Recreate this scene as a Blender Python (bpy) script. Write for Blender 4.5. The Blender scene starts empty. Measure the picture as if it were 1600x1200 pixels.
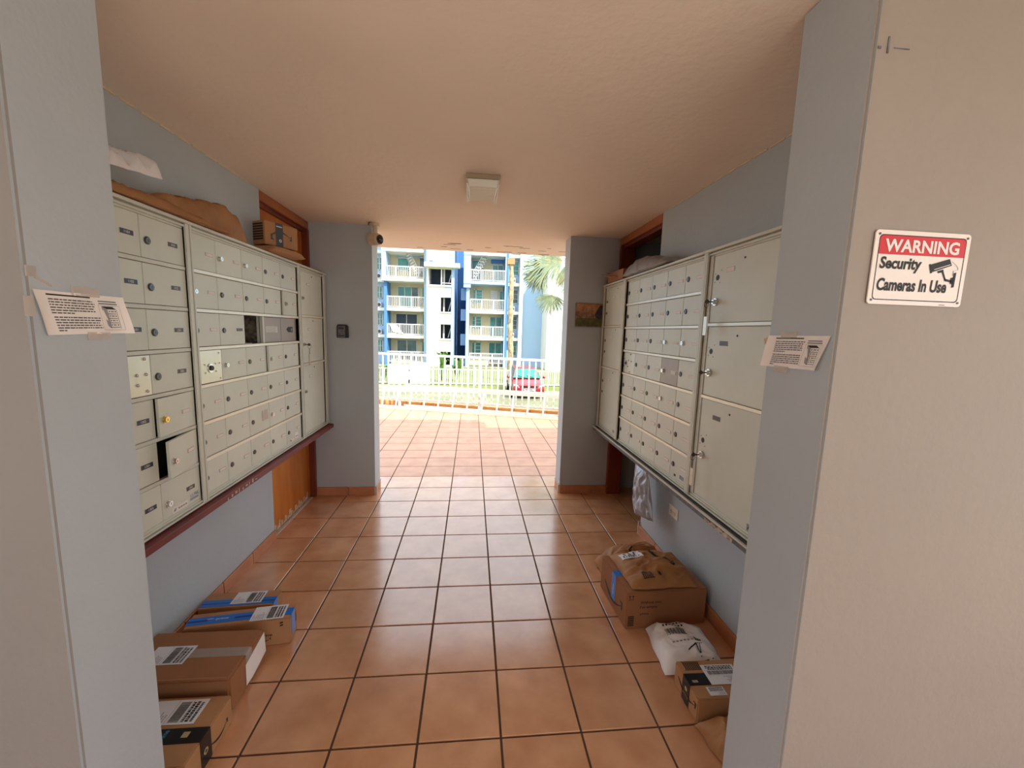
import bpy, bmesh, math, random
from mathutils import Vector, Matrix, Euler, noise
R = random.Random(7)
PI = math.pi
C = bpy.context.scene.collection
SC = bpy.context.scene

# ------------------------------------------------------------ camera, world, sun, exposure
cd = bpy.data.cameras.new('camera'); cam = bpy.data.objects.new('camera', cd); C.objects.link(cam)
cam.location = (0.18672, -1.43309, 1.61723)
cam.rotation_euler = (1.442116, -0.0300085, -0.0966554)
cd.sensor_fit = 'HORIZONTAL'; cd.sensor_width = 36.0; cd.lens = 36.0 * 636.82 / 1600.0
cd.clip_start = 0.02; cd.clip_end = 400
SC.camera = cam

w = bpy.data.worlds.new('sky'); SC.world = w; w.use_nodes = True
wn = w.node_tree.nodes; wl = w.node_tree.links
wn['Background'].inputs[0].default_value = (0.84, 0.92, 1.0, 1)
wn['Background'].inputs[1].default_value = 1.55

sd = bpy.data.lights.new('sun', 'SUN'); sun = bpy.data.objects.new('sun', sd); C.objects.link(sun)
sd.energy = 4.6; sd.angle = math.radians(0.6); sd.color = (1.0, 0.95, 0.86)
_el = math.radians(44)
sdir = Vector((-0.58*math.cos(_el), 0.81*math.cos(_el), -math.sin(_el))).normalized()
sun.rotation_euler = sdir.to_track_quat('-Z', 'Y').to_euler()
sun.location = (6, -8, 9)

vs = SC.view_settings
vs.view_transform = 'Standard'; vs.look = 'None'; vs.gamma = 1.0; vs.use_curve_mapping = False
vs.exposure = 0.80
SC.cycles.max_bounces = 12; SC.cycles.diffuse_bounces = 8; SC.cycles.caustics_reflective = False

# ------------------------------------------------------------ materials
def lin(c):
    out = []
    for v in c[:3]:
        v = v/255.0
        out.append(v/12.92 if v <= 0.04045 else ((v+0.055)/1.055)**2.4)
    return (*out, 1.0)
def mat(name, rgb, rough=0.6, metal=0.0, var=0.0, scale=3.0, rgb2=None, bump=0.0, bscale=60, stretch=None,
        rnd=0.0, spec=0.5, trans=0.0, alpha=1.0, coat=0.0):
    m = bpy.data.materials.new(name); m.use_nodes = True
    nt = m.node_tree; N = nt.nodes; L = nt.links; b = N['Principled BSDF']
    b.inputs['Roughness'].default_value = rough; b.inputs['Metallic'].default_value = metal
    b.inputs['Specular IOR Level'].default_value = spec
    b.inputs['Coat Weight'].default_value = coat; b.inputs['Coat Roughness'].default_value = 0.14
    if trans: b.inputs['Transmission Weight'].default_value = trans
    if alpha < 1: b.inputs['Alpha'].default_value = alpha
    b.inputs['Base Color'].default_value = lin(rgb)
    geo = N.new('ShaderNodeNewGeometry'); vec = geo.outputs['Position']
    if stretch:
        mp = N.new('ShaderNodeMapping'); mp.inputs['Scale'].default_value = stretch
        L.new(vec, mp.inputs['Vector']); vec = mp.outputs['Vector']
    if var > 0 or rgb2:
        nz = N.new('ShaderNodeTexNoise'); nz.inputs['Scale'].default_value = scale; nz.inputs['Detail'].default_value = 5
        L.new(vec, nz.inputs['Vector'])
        cr = N.new('ShaderNodeValToRGB'); L.new(nz.outputs['Fac'], cr.inputs['Fac'])
        cr.color_ramp.elements[0].position = 0.32; cr.color_ramp.elements[1].position = 0.68
        c1 = lin(rgb)
        c2 = lin(rgb2) if rgb2 else tuple(min(1, v*(1-var)) for v in c1[:3]) + (1,)
        cr.color_ramp.elements[0].color = c2; cr.color_ramp.elements[1].color = c1
        col = cr.outputs['Color']
    else:
        rg = N.new('ShaderNodeRGB'); rg.outputs[0].default_value = lin(rgb); col = rg.outputs[0]
    if rnd > 0:
        oi = N.new('ShaderNodeObjectInfo'); mr = N.new('ShaderNodeMapRange')
        mr.inputs['To Min'].default_value = 1-rnd; mr.inputs['To Max'].default_value = 1+rnd
        L.new(oi.outputs['Random'], mr.inputs['Value'])
        hs = N.new('ShaderNodeHueSaturation'); L.new(mr.outputs['Result'], hs.inputs['Value'])
        L.new(col, hs.inputs['Color']); col = hs.outputs['Color']
    L.new(col, b.inputs['Base Color'])
    if bump > 0:
        n2 = N.new('ShaderNodeTexNoise'); n2.inputs['Scale'].default_value = bscale; n2.inputs['Detail'].default_value = 4
        L.new(vec, n2.inputs['Vector'])
        bp = N.new('ShaderNodeBump'); bp.inputs['Strength'].default_value = bump; bp.inputs['Distance'].default_value = 0.01
        L.new(n2.outputs['Fac'], bp.inputs['Height']); L.new(bp.outputs['Normal'], b.inputs['Normal'])
    return m
M = {}
M['wall_blue'] = mat('painted_wall_blue_grey', (180, 188, 193), 0.55, var=0.08, scale=2.2, bump=0.18, bscale=45)
M['wall_beige'] = mat('painted_wall_beige', (156, 145, 135), 0.62, var=0.06, scale=2.0, bump=0.22, bscale=35)
M['wall_shade_grey'] = mat('shaded_wall_paint', (152, 147, 143), 0.62, var=0.06, scale=2.0, bump=0.2, bscale=35)  # jamb paint darkened: shade put into the left face towards the viewer
M['ceiling'] = mat('painted_ceiling', (238, 226, 212), 0.7, var=0.06, scale=1.6, bump=0.3, bscale=25)
M['caulk'] = mat('caulk', (214, 196, 168), 0.8)
M['tile'] = mat('terracotta_tile', (212, 160, 122), 0.2, rgb2=(190, 134, 96), scale=5.5, bump=0.04, bscale=14, rnd=0.05, spec=0.9, coat=0.45)
M['tile_out'] = mat('weathered_terrace_tile', (206, 150, 118), 0.36, rgb2=(188, 130, 100), scale=5.5, rnd=0.05, spec=0.7)
M['skirt'] = mat('skirting_tile', (196, 134, 96), 0.4, rgb2=(176, 112, 76), scale=6, rnd=0.05)
M['grout'] = mat('grout', (92, 70, 58), 0.95)
M['grout_pale'] = mat('tile_edge', (206, 190, 176), 0.9, var=0.2, scale=30)
M['wood'] = mat('varnished_wood', (206, 124, 42), 0.42, rgb2=(170, 92, 26), scale=2.6, stretch=(3, 3, 0.5), bump=0.03)
M['wood_red'] = mat('red_brown_wood', (130, 52, 26), 0.45, rgb2=(96, 36, 20), scale=4, stretch=(1, 1, 0.4))
M['wood_orange'] = mat('orange_wood_frame', (168, 96, 48), 0.45, rgb2=(140, 74, 34), scale=4, stretch=(1, 0.3, 1))
M['ledge_red'] = mat('dark_red_paint', (124, 48, 44), 0.5, rgb2=(104, 36, 34), scale=9)
M['ledge_grey'] = mat('worn_grey_paint', (122, 120, 122), 0.7, rgb2=(90, 88, 92), scale=40)
M['chip'] = mat('chipped_filler', (214, 196, 172), 0.9, rgb2=(168, 140, 112), scale=60)
M['alu'] = mat('painted_aluminium', (210, 211, 198), 0.42, metal=0.08, var=0.05, scale=9, rnd=0.03)
M['alu_door'] = mat('aluminium_door', (216, 220, 206), 0.42, metal=0.03, var=0.07, scale=5, rnd=0.035)
M['alu_bright'] = mat('bright_rail', (236, 230, 212), 0.3, metal=0.2)  # paler than the frames: light caught on the shelf rails put into the colour
M['alu_dark'] = mat('darker_panel', (166, 154, 142), 0.45, metal=0.25, var=0.08, scale=8)
M['steel'] = mat('steel_plate', (214, 206, 186), 0.3, metal=0.5, var=0.06, scale=12)
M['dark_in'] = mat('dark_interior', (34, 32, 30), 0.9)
M['brick_in'] = mat('mottled_interior', (128, 112, 100), 0.9, rgb2=(58, 48, 42), scale=40)
M['lock'] = mat('dark_lock', (92, 88, 84), 0.3, metal=0.8)
M['lock_bright'] = mat('chrome_lock', (214, 212, 206), 0.2, metal=0.9)
M['lock_brass'] = mat('brass_lock', (226, 200, 120), 0.25, metal=0.85)
M['black'] = mat('black_print', (18, 18, 20), 0.55)
M['black_rub'] = mat('black_plastic', (24, 23, 24), 0.4)
M['plate_navy'] = mat('navy_plate', (44, 44, 66), 0.4)
M['plate_brown'] = mat('brown_plate', (74, 62, 56), 0.4)
M['plate_silver'] = mat('silver_plate', (170, 164, 152), 0.3, metal=0.2)
M['digits'] = mat('white_digits', (230, 228, 224), 0.5)
M['white'] = mat('white_paint', (238, 238, 234), 0.45)
M['paper'] = mat('white_paper', (240, 232, 226), 0.75, var=0.03, scale=14)
M['label'] = mat('shipping_label_paper', (226, 226, 232), 0.55)
M['ink'] = mat('grey_ink', (86, 84, 88), 0.7)
M['ink_pale'] = mat('pale_ink', (150, 146, 148), 0.7)
M['red'] = mat('sign_red', (206, 20, 34), 0.4)
M['sign'] = mat('sign_white', (238, 228, 220), 0.35)
M['tape_clear'] = mat('clear_tape', (222, 210, 200), 0.35, alpha=0.45)
M['kraft'] = mat('kraft_cardboard', (176, 128, 86), 0.7, var=0.08, scale=10, rnd=0.03)
M['kraft_dark'] = mat('brown_cardboard', (156, 104, 66), 0.7, var=0.1, scale=8)
M['kraft_bag'] = mat('kraft_paper_bag', (176, 126, 78), 0.65, rgb2=(150, 100, 58), scale=7, bump=0.1, bscale=30)
M['poly_grey'] = mat('grey_poly', (146, 146, 150), 0.28, var=0.1, scale=9)
M['poly_white'] = mat('white_poly', (236, 234, 236), 0.3, var=0.05, scale=9)
M['poly_silver'] = mat('silver_poly', (168, 170, 180), 0.26, metal=0.25, var=0.12, scale=10)
M['blue_tape'] = mat('blue_tape', (20, 112, 206), 0.3)
M['blue_dark'] = mat('blue_print', (16, 44, 140), 0.4)
M['tape_black'] = mat('black_tape', (22, 24, 28), 0.3)
M['tape_slate'] = mat('slate_tape', (72, 82, 90), 0.35)
M['teal_print'] = mat('teal_print', (70, 160, 190), 0.5)
M['gold_print'] = mat('gold_print', (176, 160, 120), 0.5)
M['outlet'] = mat('ivory_plastic', (232, 222, 206), 0.4)
M['cam_white'] = mat('camera_housing', (206, 190, 168), 0.4)
M['glass_blk'] = mat('black_lens', (8, 8, 9), 0.08)
M['lamp_metal'] = mat('lamp_metal', (176, 160, 134), 0.4, metal=0.2)
M['lamp_lens'] = mat('ribbed_lens', (244, 240, 226), 0.25, trans=0.1)
M['poster_sky'] = mat('poster_orange', (150, 96, 52), 0.5, rgb2=(190, 140, 100), scale=22)
M['poster_mid'] = mat('poster_tan', (158, 124, 98), 0.5, rgb2=(110, 74, 48), scale=26)
M['poster_green'] = mat('poster_green', (96, 96, 28), 0.5, rgb2=(66, 62, 22), scale=26)
M['poster_dark'] = mat('poster_dark', (34, 28, 38), 0.5, rgb2=(70, 58, 66), scale=34)
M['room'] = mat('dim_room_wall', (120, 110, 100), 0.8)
# outdoors
M['ext_white'] = mat('facade_white', (222, 218, 208), 0.8, var=0.03, scale=0.4)
M['ext_cream'] = mat('facade_cream', (196, 184, 150), 0.8, var=0.04, scale=0.6)
M['ext_blue'] = mat('facade_blue', (70, 120, 176), 0.8, var=0.06, scale=0.5)
M['ext_pale'] = mat('facade_pale_blue', (156, 184, 212), 0.8, var=0.04, scale=0.5)
M['ext_rail'] = mat('balcony_white', (200, 196, 194), 0.6)
M['glass_teal'] = mat('teal_glass', (60, 150, 138), 0.25, rgb2=(24, 100, 98), scale=0.9)
M['glass_dark'] = mat('dark_glass', (40, 62, 66), 0.25, rgb2=(84, 108, 108), scale=1.2)
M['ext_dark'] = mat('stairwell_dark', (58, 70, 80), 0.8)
M['tan'] = mat('tan_cap', (170, 126, 84), 0.8)
M['trunk'] = mat('pale_trunk', (190, 172, 138), 0.9, rgb2=(120, 102, 80), scale=5, stretch=(2, 2, 0.8))
M['palm'] = mat('palm_leaf', (98, 118, 96), 0.5, rgb2=(136, 140, 98), scale=6)
M['palm_dry'] = mat('palm_stalk', (150, 120, 84), 0.8)
M['leaf'] = mat('leaf_green', (60, 106, 34), 0.6, rgb2=(104, 138, 50), scale=6)
M['grass'] = mat('grass', (98, 116, 48), 0.9, rgb2=(126, 130, 64), scale=2)
M['street'] = mat('street', (138, 140, 112), 0.9, rgb2=(112, 116, 84), scale=0.8)
M['bounce_paving'] = mat('pale_bounce_slab', (206, 198, 186), 0.9, var=0.05, scale=2)
M['walk'] = mat('pale_pavement', (150, 146, 130), 0.9, var=0.06, scale=1)
M['alu_ladder'] = mat('ladder_aluminium', (224, 220, 210), 0.35, metal=0.5)
M['car_red'] = mat('car_red', (128, 6, 18), 0.25, coat=0.6)
M['car_glass'] = mat('car_glass', (50, 130, 116), 0.12)
M['rubber'] = mat('rubber', (26, 26, 27), 0.8)
M['lampglass'] = mat('headlight', (226, 222, 216), 0.15)
M['terrace_edge'] = mat('terrace_kerb', (222, 176, 116), 0.7, rgb2=(196, 140, 84), scale=4)

# ------------------------------------------------------------ mesh builder
def tag(o, label=None, cat=None, group=None, kind=None):
    if label: o['label'] = label
    if cat: o['category'] = cat
    if group: o['group'] = group
    if kind: o['kind'] = kind
    return o
def thing(name, label, cat, loc=(0, 0, 0), group=None):
    o = bpy.data.objects.new(name, None); C.objects.link(o); o.location = loc
    o.empty_display_size = 0.05
    return tag(o, label, cat, group)
WL = {}
def wloc(o):
    v = Vector((0, 0, 0))
    while o is not None:
        v += Vector(o.location); o = o.parent
    return v
class MB:
    def __init__(s, T=None): s.v = []; s.f = []; s.m = []; s.T = T
    def p(s, q):
        if s.T: q = s.T(q)
        s.v.append(tuple(q)); return len(s.v)-1
    def face(s, pts, mi=0):
        s.f.append([s.p(q) for q in pts]); s.m.append(mi)
    def box(s, x0, x1, y0, y1, z0, z1, mi=0, A=None):
        c = [(x0,y0,z0),(x1,y0,z0),(x1,y1,z0),(x0,y1,z0),(x0,y0,z1),(x1,y0,z1),(x1,y1,z1),(x0,y1,z1)]
        if A: c = [A @ Vector(q) for q in c]
        i = [s.p(q) for q in c]
        for f in ((3,2,1,0),(4,5,6,7),(0,1,5,4),(1,2,6,5),(2,3,7,6),(3,0,4,7)):
            s.f.append([i[k] for k in f]); s.m.append(mi)
    def hexa(s, c, mi=0):
        i = [s.p(q) for q in c]
        for f in ((3,2,1,0),(4,5,6,7),(0,1,5,4),(1,2,6,5),(2,3,7,6),(3,0,4,7)):
            s.f.append([i[k] for k in f]); s.m.append(mi)
    def cyl(s, a, b, r, n=12, mi=0, r2=None, caps=True):
        a = Vector(a); b = Vector(b); d = (b-a).normalized(); r2 = r if r2 is None else r2
        u = d.orthogonal().normalized(); w_ = d.cross(u)
        A = []; B = []
        for k in range(n):
            t = 2*PI*k/n; o = u*math.cos(t)+w_*math.sin(t)
            A.append(s.p(a+o*r)); B.append(s.p(b+o*r2))
        for k in range(n):
            s.f.append([A[k], A[(k+1)%n], B[(k+1)%n], B[k]]); s.m.append(mi)
        if caps:
            s.f.append(A[::-1]); s.m.append(mi); s.f.append(B); s.m.append(mi)
    def tube(s, pts, r, n=8, mi=0):
        for a, b in zip(pts[:-1], pts[1:]): s.cyl(a, b, r, n, mi)
    def sphere(s, c, r, n=12, mi=0, sz=1.0):
        c = Vector(c); rows = []
        for i in range(1, n//2):
            t = PI*i/(n//2)
            rows.append([s.p(c+Vector((r*math.sin(t)*math.cos(2*PI*k/n), r*math.sin(t)*math.sin(2*PI*k/n), r*sz*math.cos(t)))) for k in range(n)])
        top = s.p(c+Vector((0,0,r*sz))); bot = s.p(c-Vector((0,0,r*sz)))
        for k in range(n):
            s.f.append([top, rows[0][k], rows[0][(k+1)%n]]); s.m.append(mi)
            s.f.append([bot, rows[-1][(k+1)%n], rows[-1][k]]); s.m.append(mi)
        for a, b in zip(rows[:-1], rows[1:]):
            for k in range(n):
                s.f.append([a[k], b[k], b[(k+1)%n], a[(k+1)%n]]); s.m.append(mi)
    def grid(s, rows, mi=0, closed=False):
        ids = [[s.p(q) for q in r] for r in rows]
        for a, b in zip(ids[:-1], ids[1:]):
            for k in range(len(a)-1):
                s.f.append([a[k], a[k+1], b[k+1], b[k]]); s.m.append(mi)
        return ids
    def prism(s, poly, t, mi=0):          # poly of 3D points, extruded by vector t
        t = Vector(t); a = [s.p(q) for q in poly]; b = [s.p(Vector(q)+t) for q in poly]; n = len(poly)
        s.f.append(a[::-1]); s.m.append(mi); s.f.append(b); s.m.append(mi)
        for k in range(n): s.f.append([a[k], a[(k+1)%n], b[(k+1)%n], b[k]]); s.m.append(mi)
    def build(s, name, mats, parent=None, smooth=False, bevel=0.0, fix=True, seg=1, angle=None):
        if not isinstance(mats, (list, tuple)): mats = [mats]
        off = wloc(parent) if parent else Vector((0,0,0))
        me = bpy.data.meshes.new(name)
        me.from_pydata([tuple(Vector(q)-off) for q in s.v], [], s.f)
        for m in mats: me.materials.append(M[m] if isinstance(m, str) else m)
        for p_, mi in zip(me.polygons, s.m): p_.material_index = mi
        if fix or bevel:
            bm = bmesh.new(); bm.from_mesh(me)
            bmesh.ops.remove_doubles(bm, verts=bm.verts, dist=1e-6) if smooth else None
            if fix: bmesh.ops.recalc_face_normals(bm, faces=bm.faces)
            if bevel: bmesh.ops.bevel(bm, geom=list(bm.edges), offset=bevel, segments=seg, affect='EDGES', clamp_overlap=True)
            bm.to_mesh(me); bm.free()
        if smooth:
            for p_ in me.polygons: p_.use_smooth = True
            if angle:
                try: me.set_sharp_from_angle(angle=angle)
                except Exception: pass
        o = bpy.data.objects.new(name, me); C.objects.link(o)
        if parent: o.parent = parent
        return o
def part(name, mats, parent, fn, T=None, **k):
    b = MB(T); fn(b); return b.build(name, mats, parent, **k)
def boxpart(name, m, parent, x0, x1, y0, y1, z0, z1, bevel=0.0, T=None, A=None):
    b = MB(T); b.box(x0, x1, y0, y1, z0, z1, A=A); return b.build(name, m, parent, bevel=bevel)
def struct(o, label=None): o['kind'] = 'structure'; return (tag(o, label) if label else o)

_tc = {}
def text2d(s, bold=0.0, shear=0.0, narrow=1.0):
    k = (s, bold, shear)
    if k not in _tc:
        cu = bpy.data.curves.new('t', 'FONT'); cu.body = s; cu.size = 1; cu.align_x = 'CENTER'; cu.align_y = 'CENTER'
        cu.offset = bold; cu.shear = shear; cu.resolution_u = 3
        ob = bpy.data.objects.new('t', cu); C.objects.link(ob)
        dg = bpy.context.evaluated_depsgraph_get(); me = ob.evaluated_get(dg).to_mesh()
        vs_ = [tuple(v.co[:2]) for v in me.vertices]; fs = [list(p_.vertices) for p_ in me.polygons]
        ob.evaluated_get(dg).to_mesh_clear(); bpy.data.objects.remove(ob); bpy.data.curves.remove(cu)
        xs = [v[0] for v in vs_]; ys = [v[1] for v in vs_]
        _tc[k] = (vs_, fs, min(xs), max(xs), min(ys), max(ys))
    return _tc[k]
def put_text(b, s, o, u, v, wd, ht, mi=0, bold=0.0, shear=0.0):
    """text fitted into a box wd x ht centred on o, along unit vectors u (right) and v (up)"""
    vs_, fs, x0, x1, y0, y1 = text2d(s, bold, shear)
    o = Vector(o); u = Vector(u); v = Vector(v)
    sx = wd/(x1-x0); sy = ht/(y1-y0); cx = (x0+x1)/2; cy = (y0+y1)/2
    idx = [b.p(o+u*((q[0]-cx)*sx)+v*((q[1]-cy)*sy)) for q in vs_]
    for f in fs: b.f.append([idx[i] for i in f]); b.m.append(mi)

# ------------------------------------------------------------ setting
XL, XR, ZC = -1.27, 1.58, 2.52
PL, PR = -0.724, 1.096           # inner faces of the piers
T_ = 0.33
floor = thing('floor', None, None, (0, 0, 0)); struct(floor, 'square terracotta floor tiles running from the lobby out to the terrace')
part('mortar_bed', 'grout', floor, lambda b: b.prism([(-5.5, -2.31, -0.14), (5.5, -2.31, -0.14), (5.5, 6.98-.302*5.5, -0.14), (-5.5, 6.98+.302*5.5, -0.14)], (0, 0, 0.134)))
rim = lambda x: 7.12 - 0.302*x
tb = MB(); tb.box(-0.1605, 0.1605, -0.1605, 0.1605, -0.008, 0.0)
proto = tb.build('tile', 'tile', floor, bevel=0.0018)
proto.location = (-4*T_-T_/2, -T_*1.5, 0)
me_out = proto.data.copy(); me_out.materials[0] = M['tile_out']
first = True; ntile = 0; rest = MB()
for j in range(-7, 27):
    for i in range(-16, 16):
        x = (i+0.5)*T_; y = (j+0.5)*T_
        if y > rim(x)-0.12: continue
        vis = False
        if -1 <= j <= 8: vis = (-1.30 < x < 1.62) or (j >= 3 and 1.62 < x < 2.9 and j < 9)
        if j > 8:
            lim = 0.0625*(y-2.5)
            vis = (-0.724 - (y-2.5)*0.27-0.35 < x < 1.096+(y-2.5)*0.26+0.35)
        if j == -1 and not (-0.9 < x < 1.25): vis = True if -1.3 < x < 1.6 else False
        if vis and ntile < 298:
            if first: t = proto; first = False
            else: t = proto.copy(); C.objects.link(t)
            if j >= 9: t.data = me_out
            t.parent = floor; t.location = (x, y, 0); ntile += 1
        else:
            rest.box(x-0.1605, x+0.1605, y-0.1605, y+0.1605, -0.008, 0.0)
ro = rest.build('outer_tile', 'tile_out', floor, fix=False); ro['kind'] = 'stuff'

ceil = thing('ceiling', None, None, (0, 0, 0)); struct(ceil, 'flat warm beige painted ceiling')
fo = boxpart('bounce_paving', 'bounce_paving', None, -9, 9, -12.0, -2.31, -0.14, -0.002); struct(fo, 'unseen pale paving added behind the viewer to bounce light inside')  # added out of view, pale so that sun bounces neutrally into the passage
boxpart('slab', 'ceiling', ceil, -6, 1.97, -4.15, 3.5, ZC, 2.80)
boxpart('slab', 'ceiling', ceil, 1.97, 6, -4.15, 2.92, ZC, 2.80)
# flaking paint near the outer edge and a few nail spots
def flakes(b):
    rr = random.Random(3)
    for k in range(22):
        x = -0.6+rr.random()*1.8; y = 3.05+rr.random()*0.4; L_ = 0.03+rr.random()*0.1
        b.box(x, x+L_, y, y+0.006+rr.random()*0.008, ZC-0.002, ZC+0.001)
part('paint_flake', 'ledge_grey', ceil, flakes)
part('caulk_line', 'caulk', ceil, lambda b: [b.box(XL, XL+0.006, -0.25+k*0.11, -0.25+k*0.11+0.085, ZC-0.007, ZC+0.001) for k in range(16)])
part('caulk_line', 'caulk', ceil, lambda b: [b.box(XR-0.006, XR, -0.25+k*0.11, -0.25+k*0.11+0.09, ZC-0.006, ZC+0.001) for k in range(16)])

def wall(name, m, *bx, label=None):
    b = MB()
    for q in bx: b.box(*q)
    o = b.build(name, m); struct(o)
    if label: tag(o, label)
    return o
wall('wall_left', 'wall_blue', (-1.50, XL, -0.30, 1.63, 0, ZC), label='blue-grey painted side wall behind the left mailboxes')
wall('wall_right', 'wall_blue', (XR, 1.72, -0.30, 1.60, 0, ZC), label='blue-grey painted side wall behind the right mailboxes')
wall('wall_back_left', 'wall_blue', (-2.2, PL, 2.47, 2.68, 0, ZC), label='grey pier left of the opening to the terrace')
wall('wall_back_right', 'wall_blue', (PR, 1.72, 2.47, 2.68, 0, ZC), (1.72, 4.2, 2.60, 2.68, 0, ZC), label='grey pier right of the opening to the terrace')
# front piers: inner jambs, and the outside wall face towards the viewer
def front(name, x0, x1, jamb, label):
    o = MB(); o.box(x0, x1, -0.487, -0.25, 0, ZC); w_ = o.build(name, ['wall_blue', 'wall_beige' if x0 > 0 else 'wall_shade_grey'], bevel=0.006, seg=2)
    for p_ in w_.data.polygons:
        if p_.normal.y < -0.6: p_.material_index = 1
    struct(w_, label)
front('wall_front_left', -5.0, PL, PL, 'front wall and pier at the left edge')
front('wall_front_right', PR, 5.0, PR, 'beige front wall with the warning sign and its grey jamb')
wall('wall_rear_blocker', 'wall_beige', (-3.2, 0.3, -4.15, -4.0, 0, ZC), label='unseen wall added behind the viewer to block sky light')  # added out of view to cut the sky light on the front wall
# small dents and a nail in the right wall
part('wall_dent', 'ledge_grey', bpy.data.objects['wall_front_right'], lambda b: [b.box(1.128, 1.132, -0.489, -0.485, 2.28, 2.315), b.box(1.105, 1.112, -0.489, -0.485, 2.288, 2.293), b.box(1.145, 1.185, -0.4885, -0.486, 2.292, 2.294)])

# skirting tiles
def skirt(name, runs, label):
    root = thing(name, None, None); struct(root, label)
    for (ax, a, b_, c0, c1) in runs:
        t = a
        while t < b_-0.01:
            e = min(b_, t+0.33)
            if ax == 'y': boxpart('skirting_tile', 'skirt', root, c0, c1, t+0.003, e-0.003, 0, 0.082, bevel=0.0015)
            else: boxpart('skirting_tile', 'skirt', root, t+0.003, e-0.003, c0, c1, 0, 0.082, bevel=0.0015)
            t = e
    return root
skirt('baseboard_left', [('y', -0.02, 1.63, XL, XL+0.013)], 'terracotta skirting tiles along the left wall')
skirt('baseboard_right', [('y', -0.02, 1.60, XR-0.013, XR), ('x', XR, 1.70, 1.60, 1.612)], 'terracotta skirting tiles along the right wall')
k1 = skirt('baseboard_back', [('x', -1.30, PL, 2.457, 2.47), ('x', PR, 1.60, 2.457, 2.47), ('y', 2.50, 2.66, PL, PL+0.012), ('y', 2.50, 2.66, PR-0.012, PR)], 'terracotta skirting tiles round the back piers')
skirt('baseboard_front', [('y', -0.47, -0.27, PR-0.012, PR), ('x', PR, 1.42, -0.25, -0.238)], 'skirting tile at the foot of the right front pier')
for nm, x0, x1 in (('trim_1', PL, PL+0.014), ('trim_2', PR-0.014, PR)):
    b = MB(); b.box(x0, x1, 2.475, 2.50, 0, 0.085); b.box(x0, x1, 2.50, 2.67, 0.082, 0.088); struct(b.build(nm, 'grout_pale'), 'pale broken tile edge at the foot of the pier')
struct(part('trim_3', 'grout_pale', None, lambda b: b.box(XR-0.015, XR+0.02, 1.600, 1.614, 0, 0.11)), 'pale broken tile end at the corner of the right wall')

# left doorway closed with a varnished panel
d1 = thing('door_1', None, None, (-1.31, 2.05, 0)); struct(d1, 'orange varnished wooden door left of the terrace opening')
boxpart('door_panel', 'wood', d1, -1.335, -1.312, 1.63, 2.45, 0.01, 2.44)
boxpart('door_header', 'wood_orange', d1, -1.325, -1.268, 1.63, 2.47, 2.452, 2.518, bevel=0.004)
boxpart('header_trim', 'wood_red', d1, -1.322, -1.290, 1.63, 2.43, 2.42, 2.452, bevel=0.003)
boxpart('door_jamb', 'wood_red', d1, -1.330, -1.262, 2.425, 2.468, 0, 2.452, bevel=0.004)
boxpart('threshold', 'grout_pale', d1, -1.312, -1.285, 1.63, 2.42, 0.0, 0.006)
part('scuff', 'chip', d1, lambda b: [b.box(-1.3125, -1.3105, 1.68+k*0.037, 1.70+k*0.037+0.02*((k*7)%3)/3, 0.012, 0.03+0.06*((k*13)%5)/5) for k in range(19)])
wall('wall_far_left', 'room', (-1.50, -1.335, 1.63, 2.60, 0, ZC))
# right doorway, open to a dark room
d2 = thing('door_2', None, None, (1.60, 2.03, 0)); struct(d2, 'open doorway with red-brown frame behind the right mailboxes')
boxpart('door_header', 'wood_orange', d2, 1.575, 1.66, 1.60, 2.47, 2.452, 2.518, bevel=0.004)
boxpart('header_trim', 'wood_red', d2, 1.60, 1.70, 1.61, 2.44, 2.425, 2.452, bevel=0.003)
boxpart('door_jamb', 'wood_red', d2, 1.575, 1.715, 2.425, 2.469, 0, 2.452, bevel=0.004)
boxpart('door_jamb', 'wood_red', d2, 1.64, 1.715, 1.601, 1.625, 0, 2.452, bevel=0.003)
boxpart('strike_plate', 'lock', d2, 1.640, 1.665, 2.4215, 2.425, 0.62, 0.72)
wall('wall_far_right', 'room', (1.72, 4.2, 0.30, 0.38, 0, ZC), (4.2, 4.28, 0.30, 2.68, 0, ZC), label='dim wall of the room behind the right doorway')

# ------------------------------------------------------------ notices, sign, small wall things
def text_lines(b, o, u, v, w_, n, dy, hh, seed, mi=0, last=0.5):
    rr = random.Random(seed)
    for k in range(n):
        x = 0; L_ = w_*(last if k == n-1 else 0.93+0.07*rr.random())
        while x < L_:
            e = min(L_, x+w_*(0.03+0.07*rr.random()))
            a = Vector(o)-Vector(v)*(k*dy)
            b.face([a+u*x, a+u*e, a+u*e-v*hh, a+u*x-v*hh], mi); x = e+w_*0.015
def cabinet_drawing(b, o, u, v, s, mi_d=0, mi_m=1, mi_l=2):
    P = lambda x, y: Vector(o)+u*(x*s)+v*(y*s)
    b.face([P(0, 1.0), P(.62, 1.0), P(.85, .88), P(.26, .88)], mi_d)
    b.face([P(0, 1.0), P(.26, .88), P(.30, -.1), P(.12, 0)], mi_m)
    for k in range(4):
        y = .82-k*.24
        b.face([P(.27+.01*k, y), P(.9, y-.01), P(.9, y-.025), P(.27+.01*k, y-.015)], mi_d)
        for q in (.36, .52, .62, .8): b.face([P(q, y-.10), P(q+.05, y-.10), P(q+.05, y-.15), P(q, y-.15)], mi_d)
    b.face([P(.26, .86), P(.28, .86), P(.32, -.1), P(.30, -.1)], mi_d); b.face([P(.88, .86), P(.9, .86), P(.92, -.1), P(.9, -.1)], mi_d)
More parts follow.
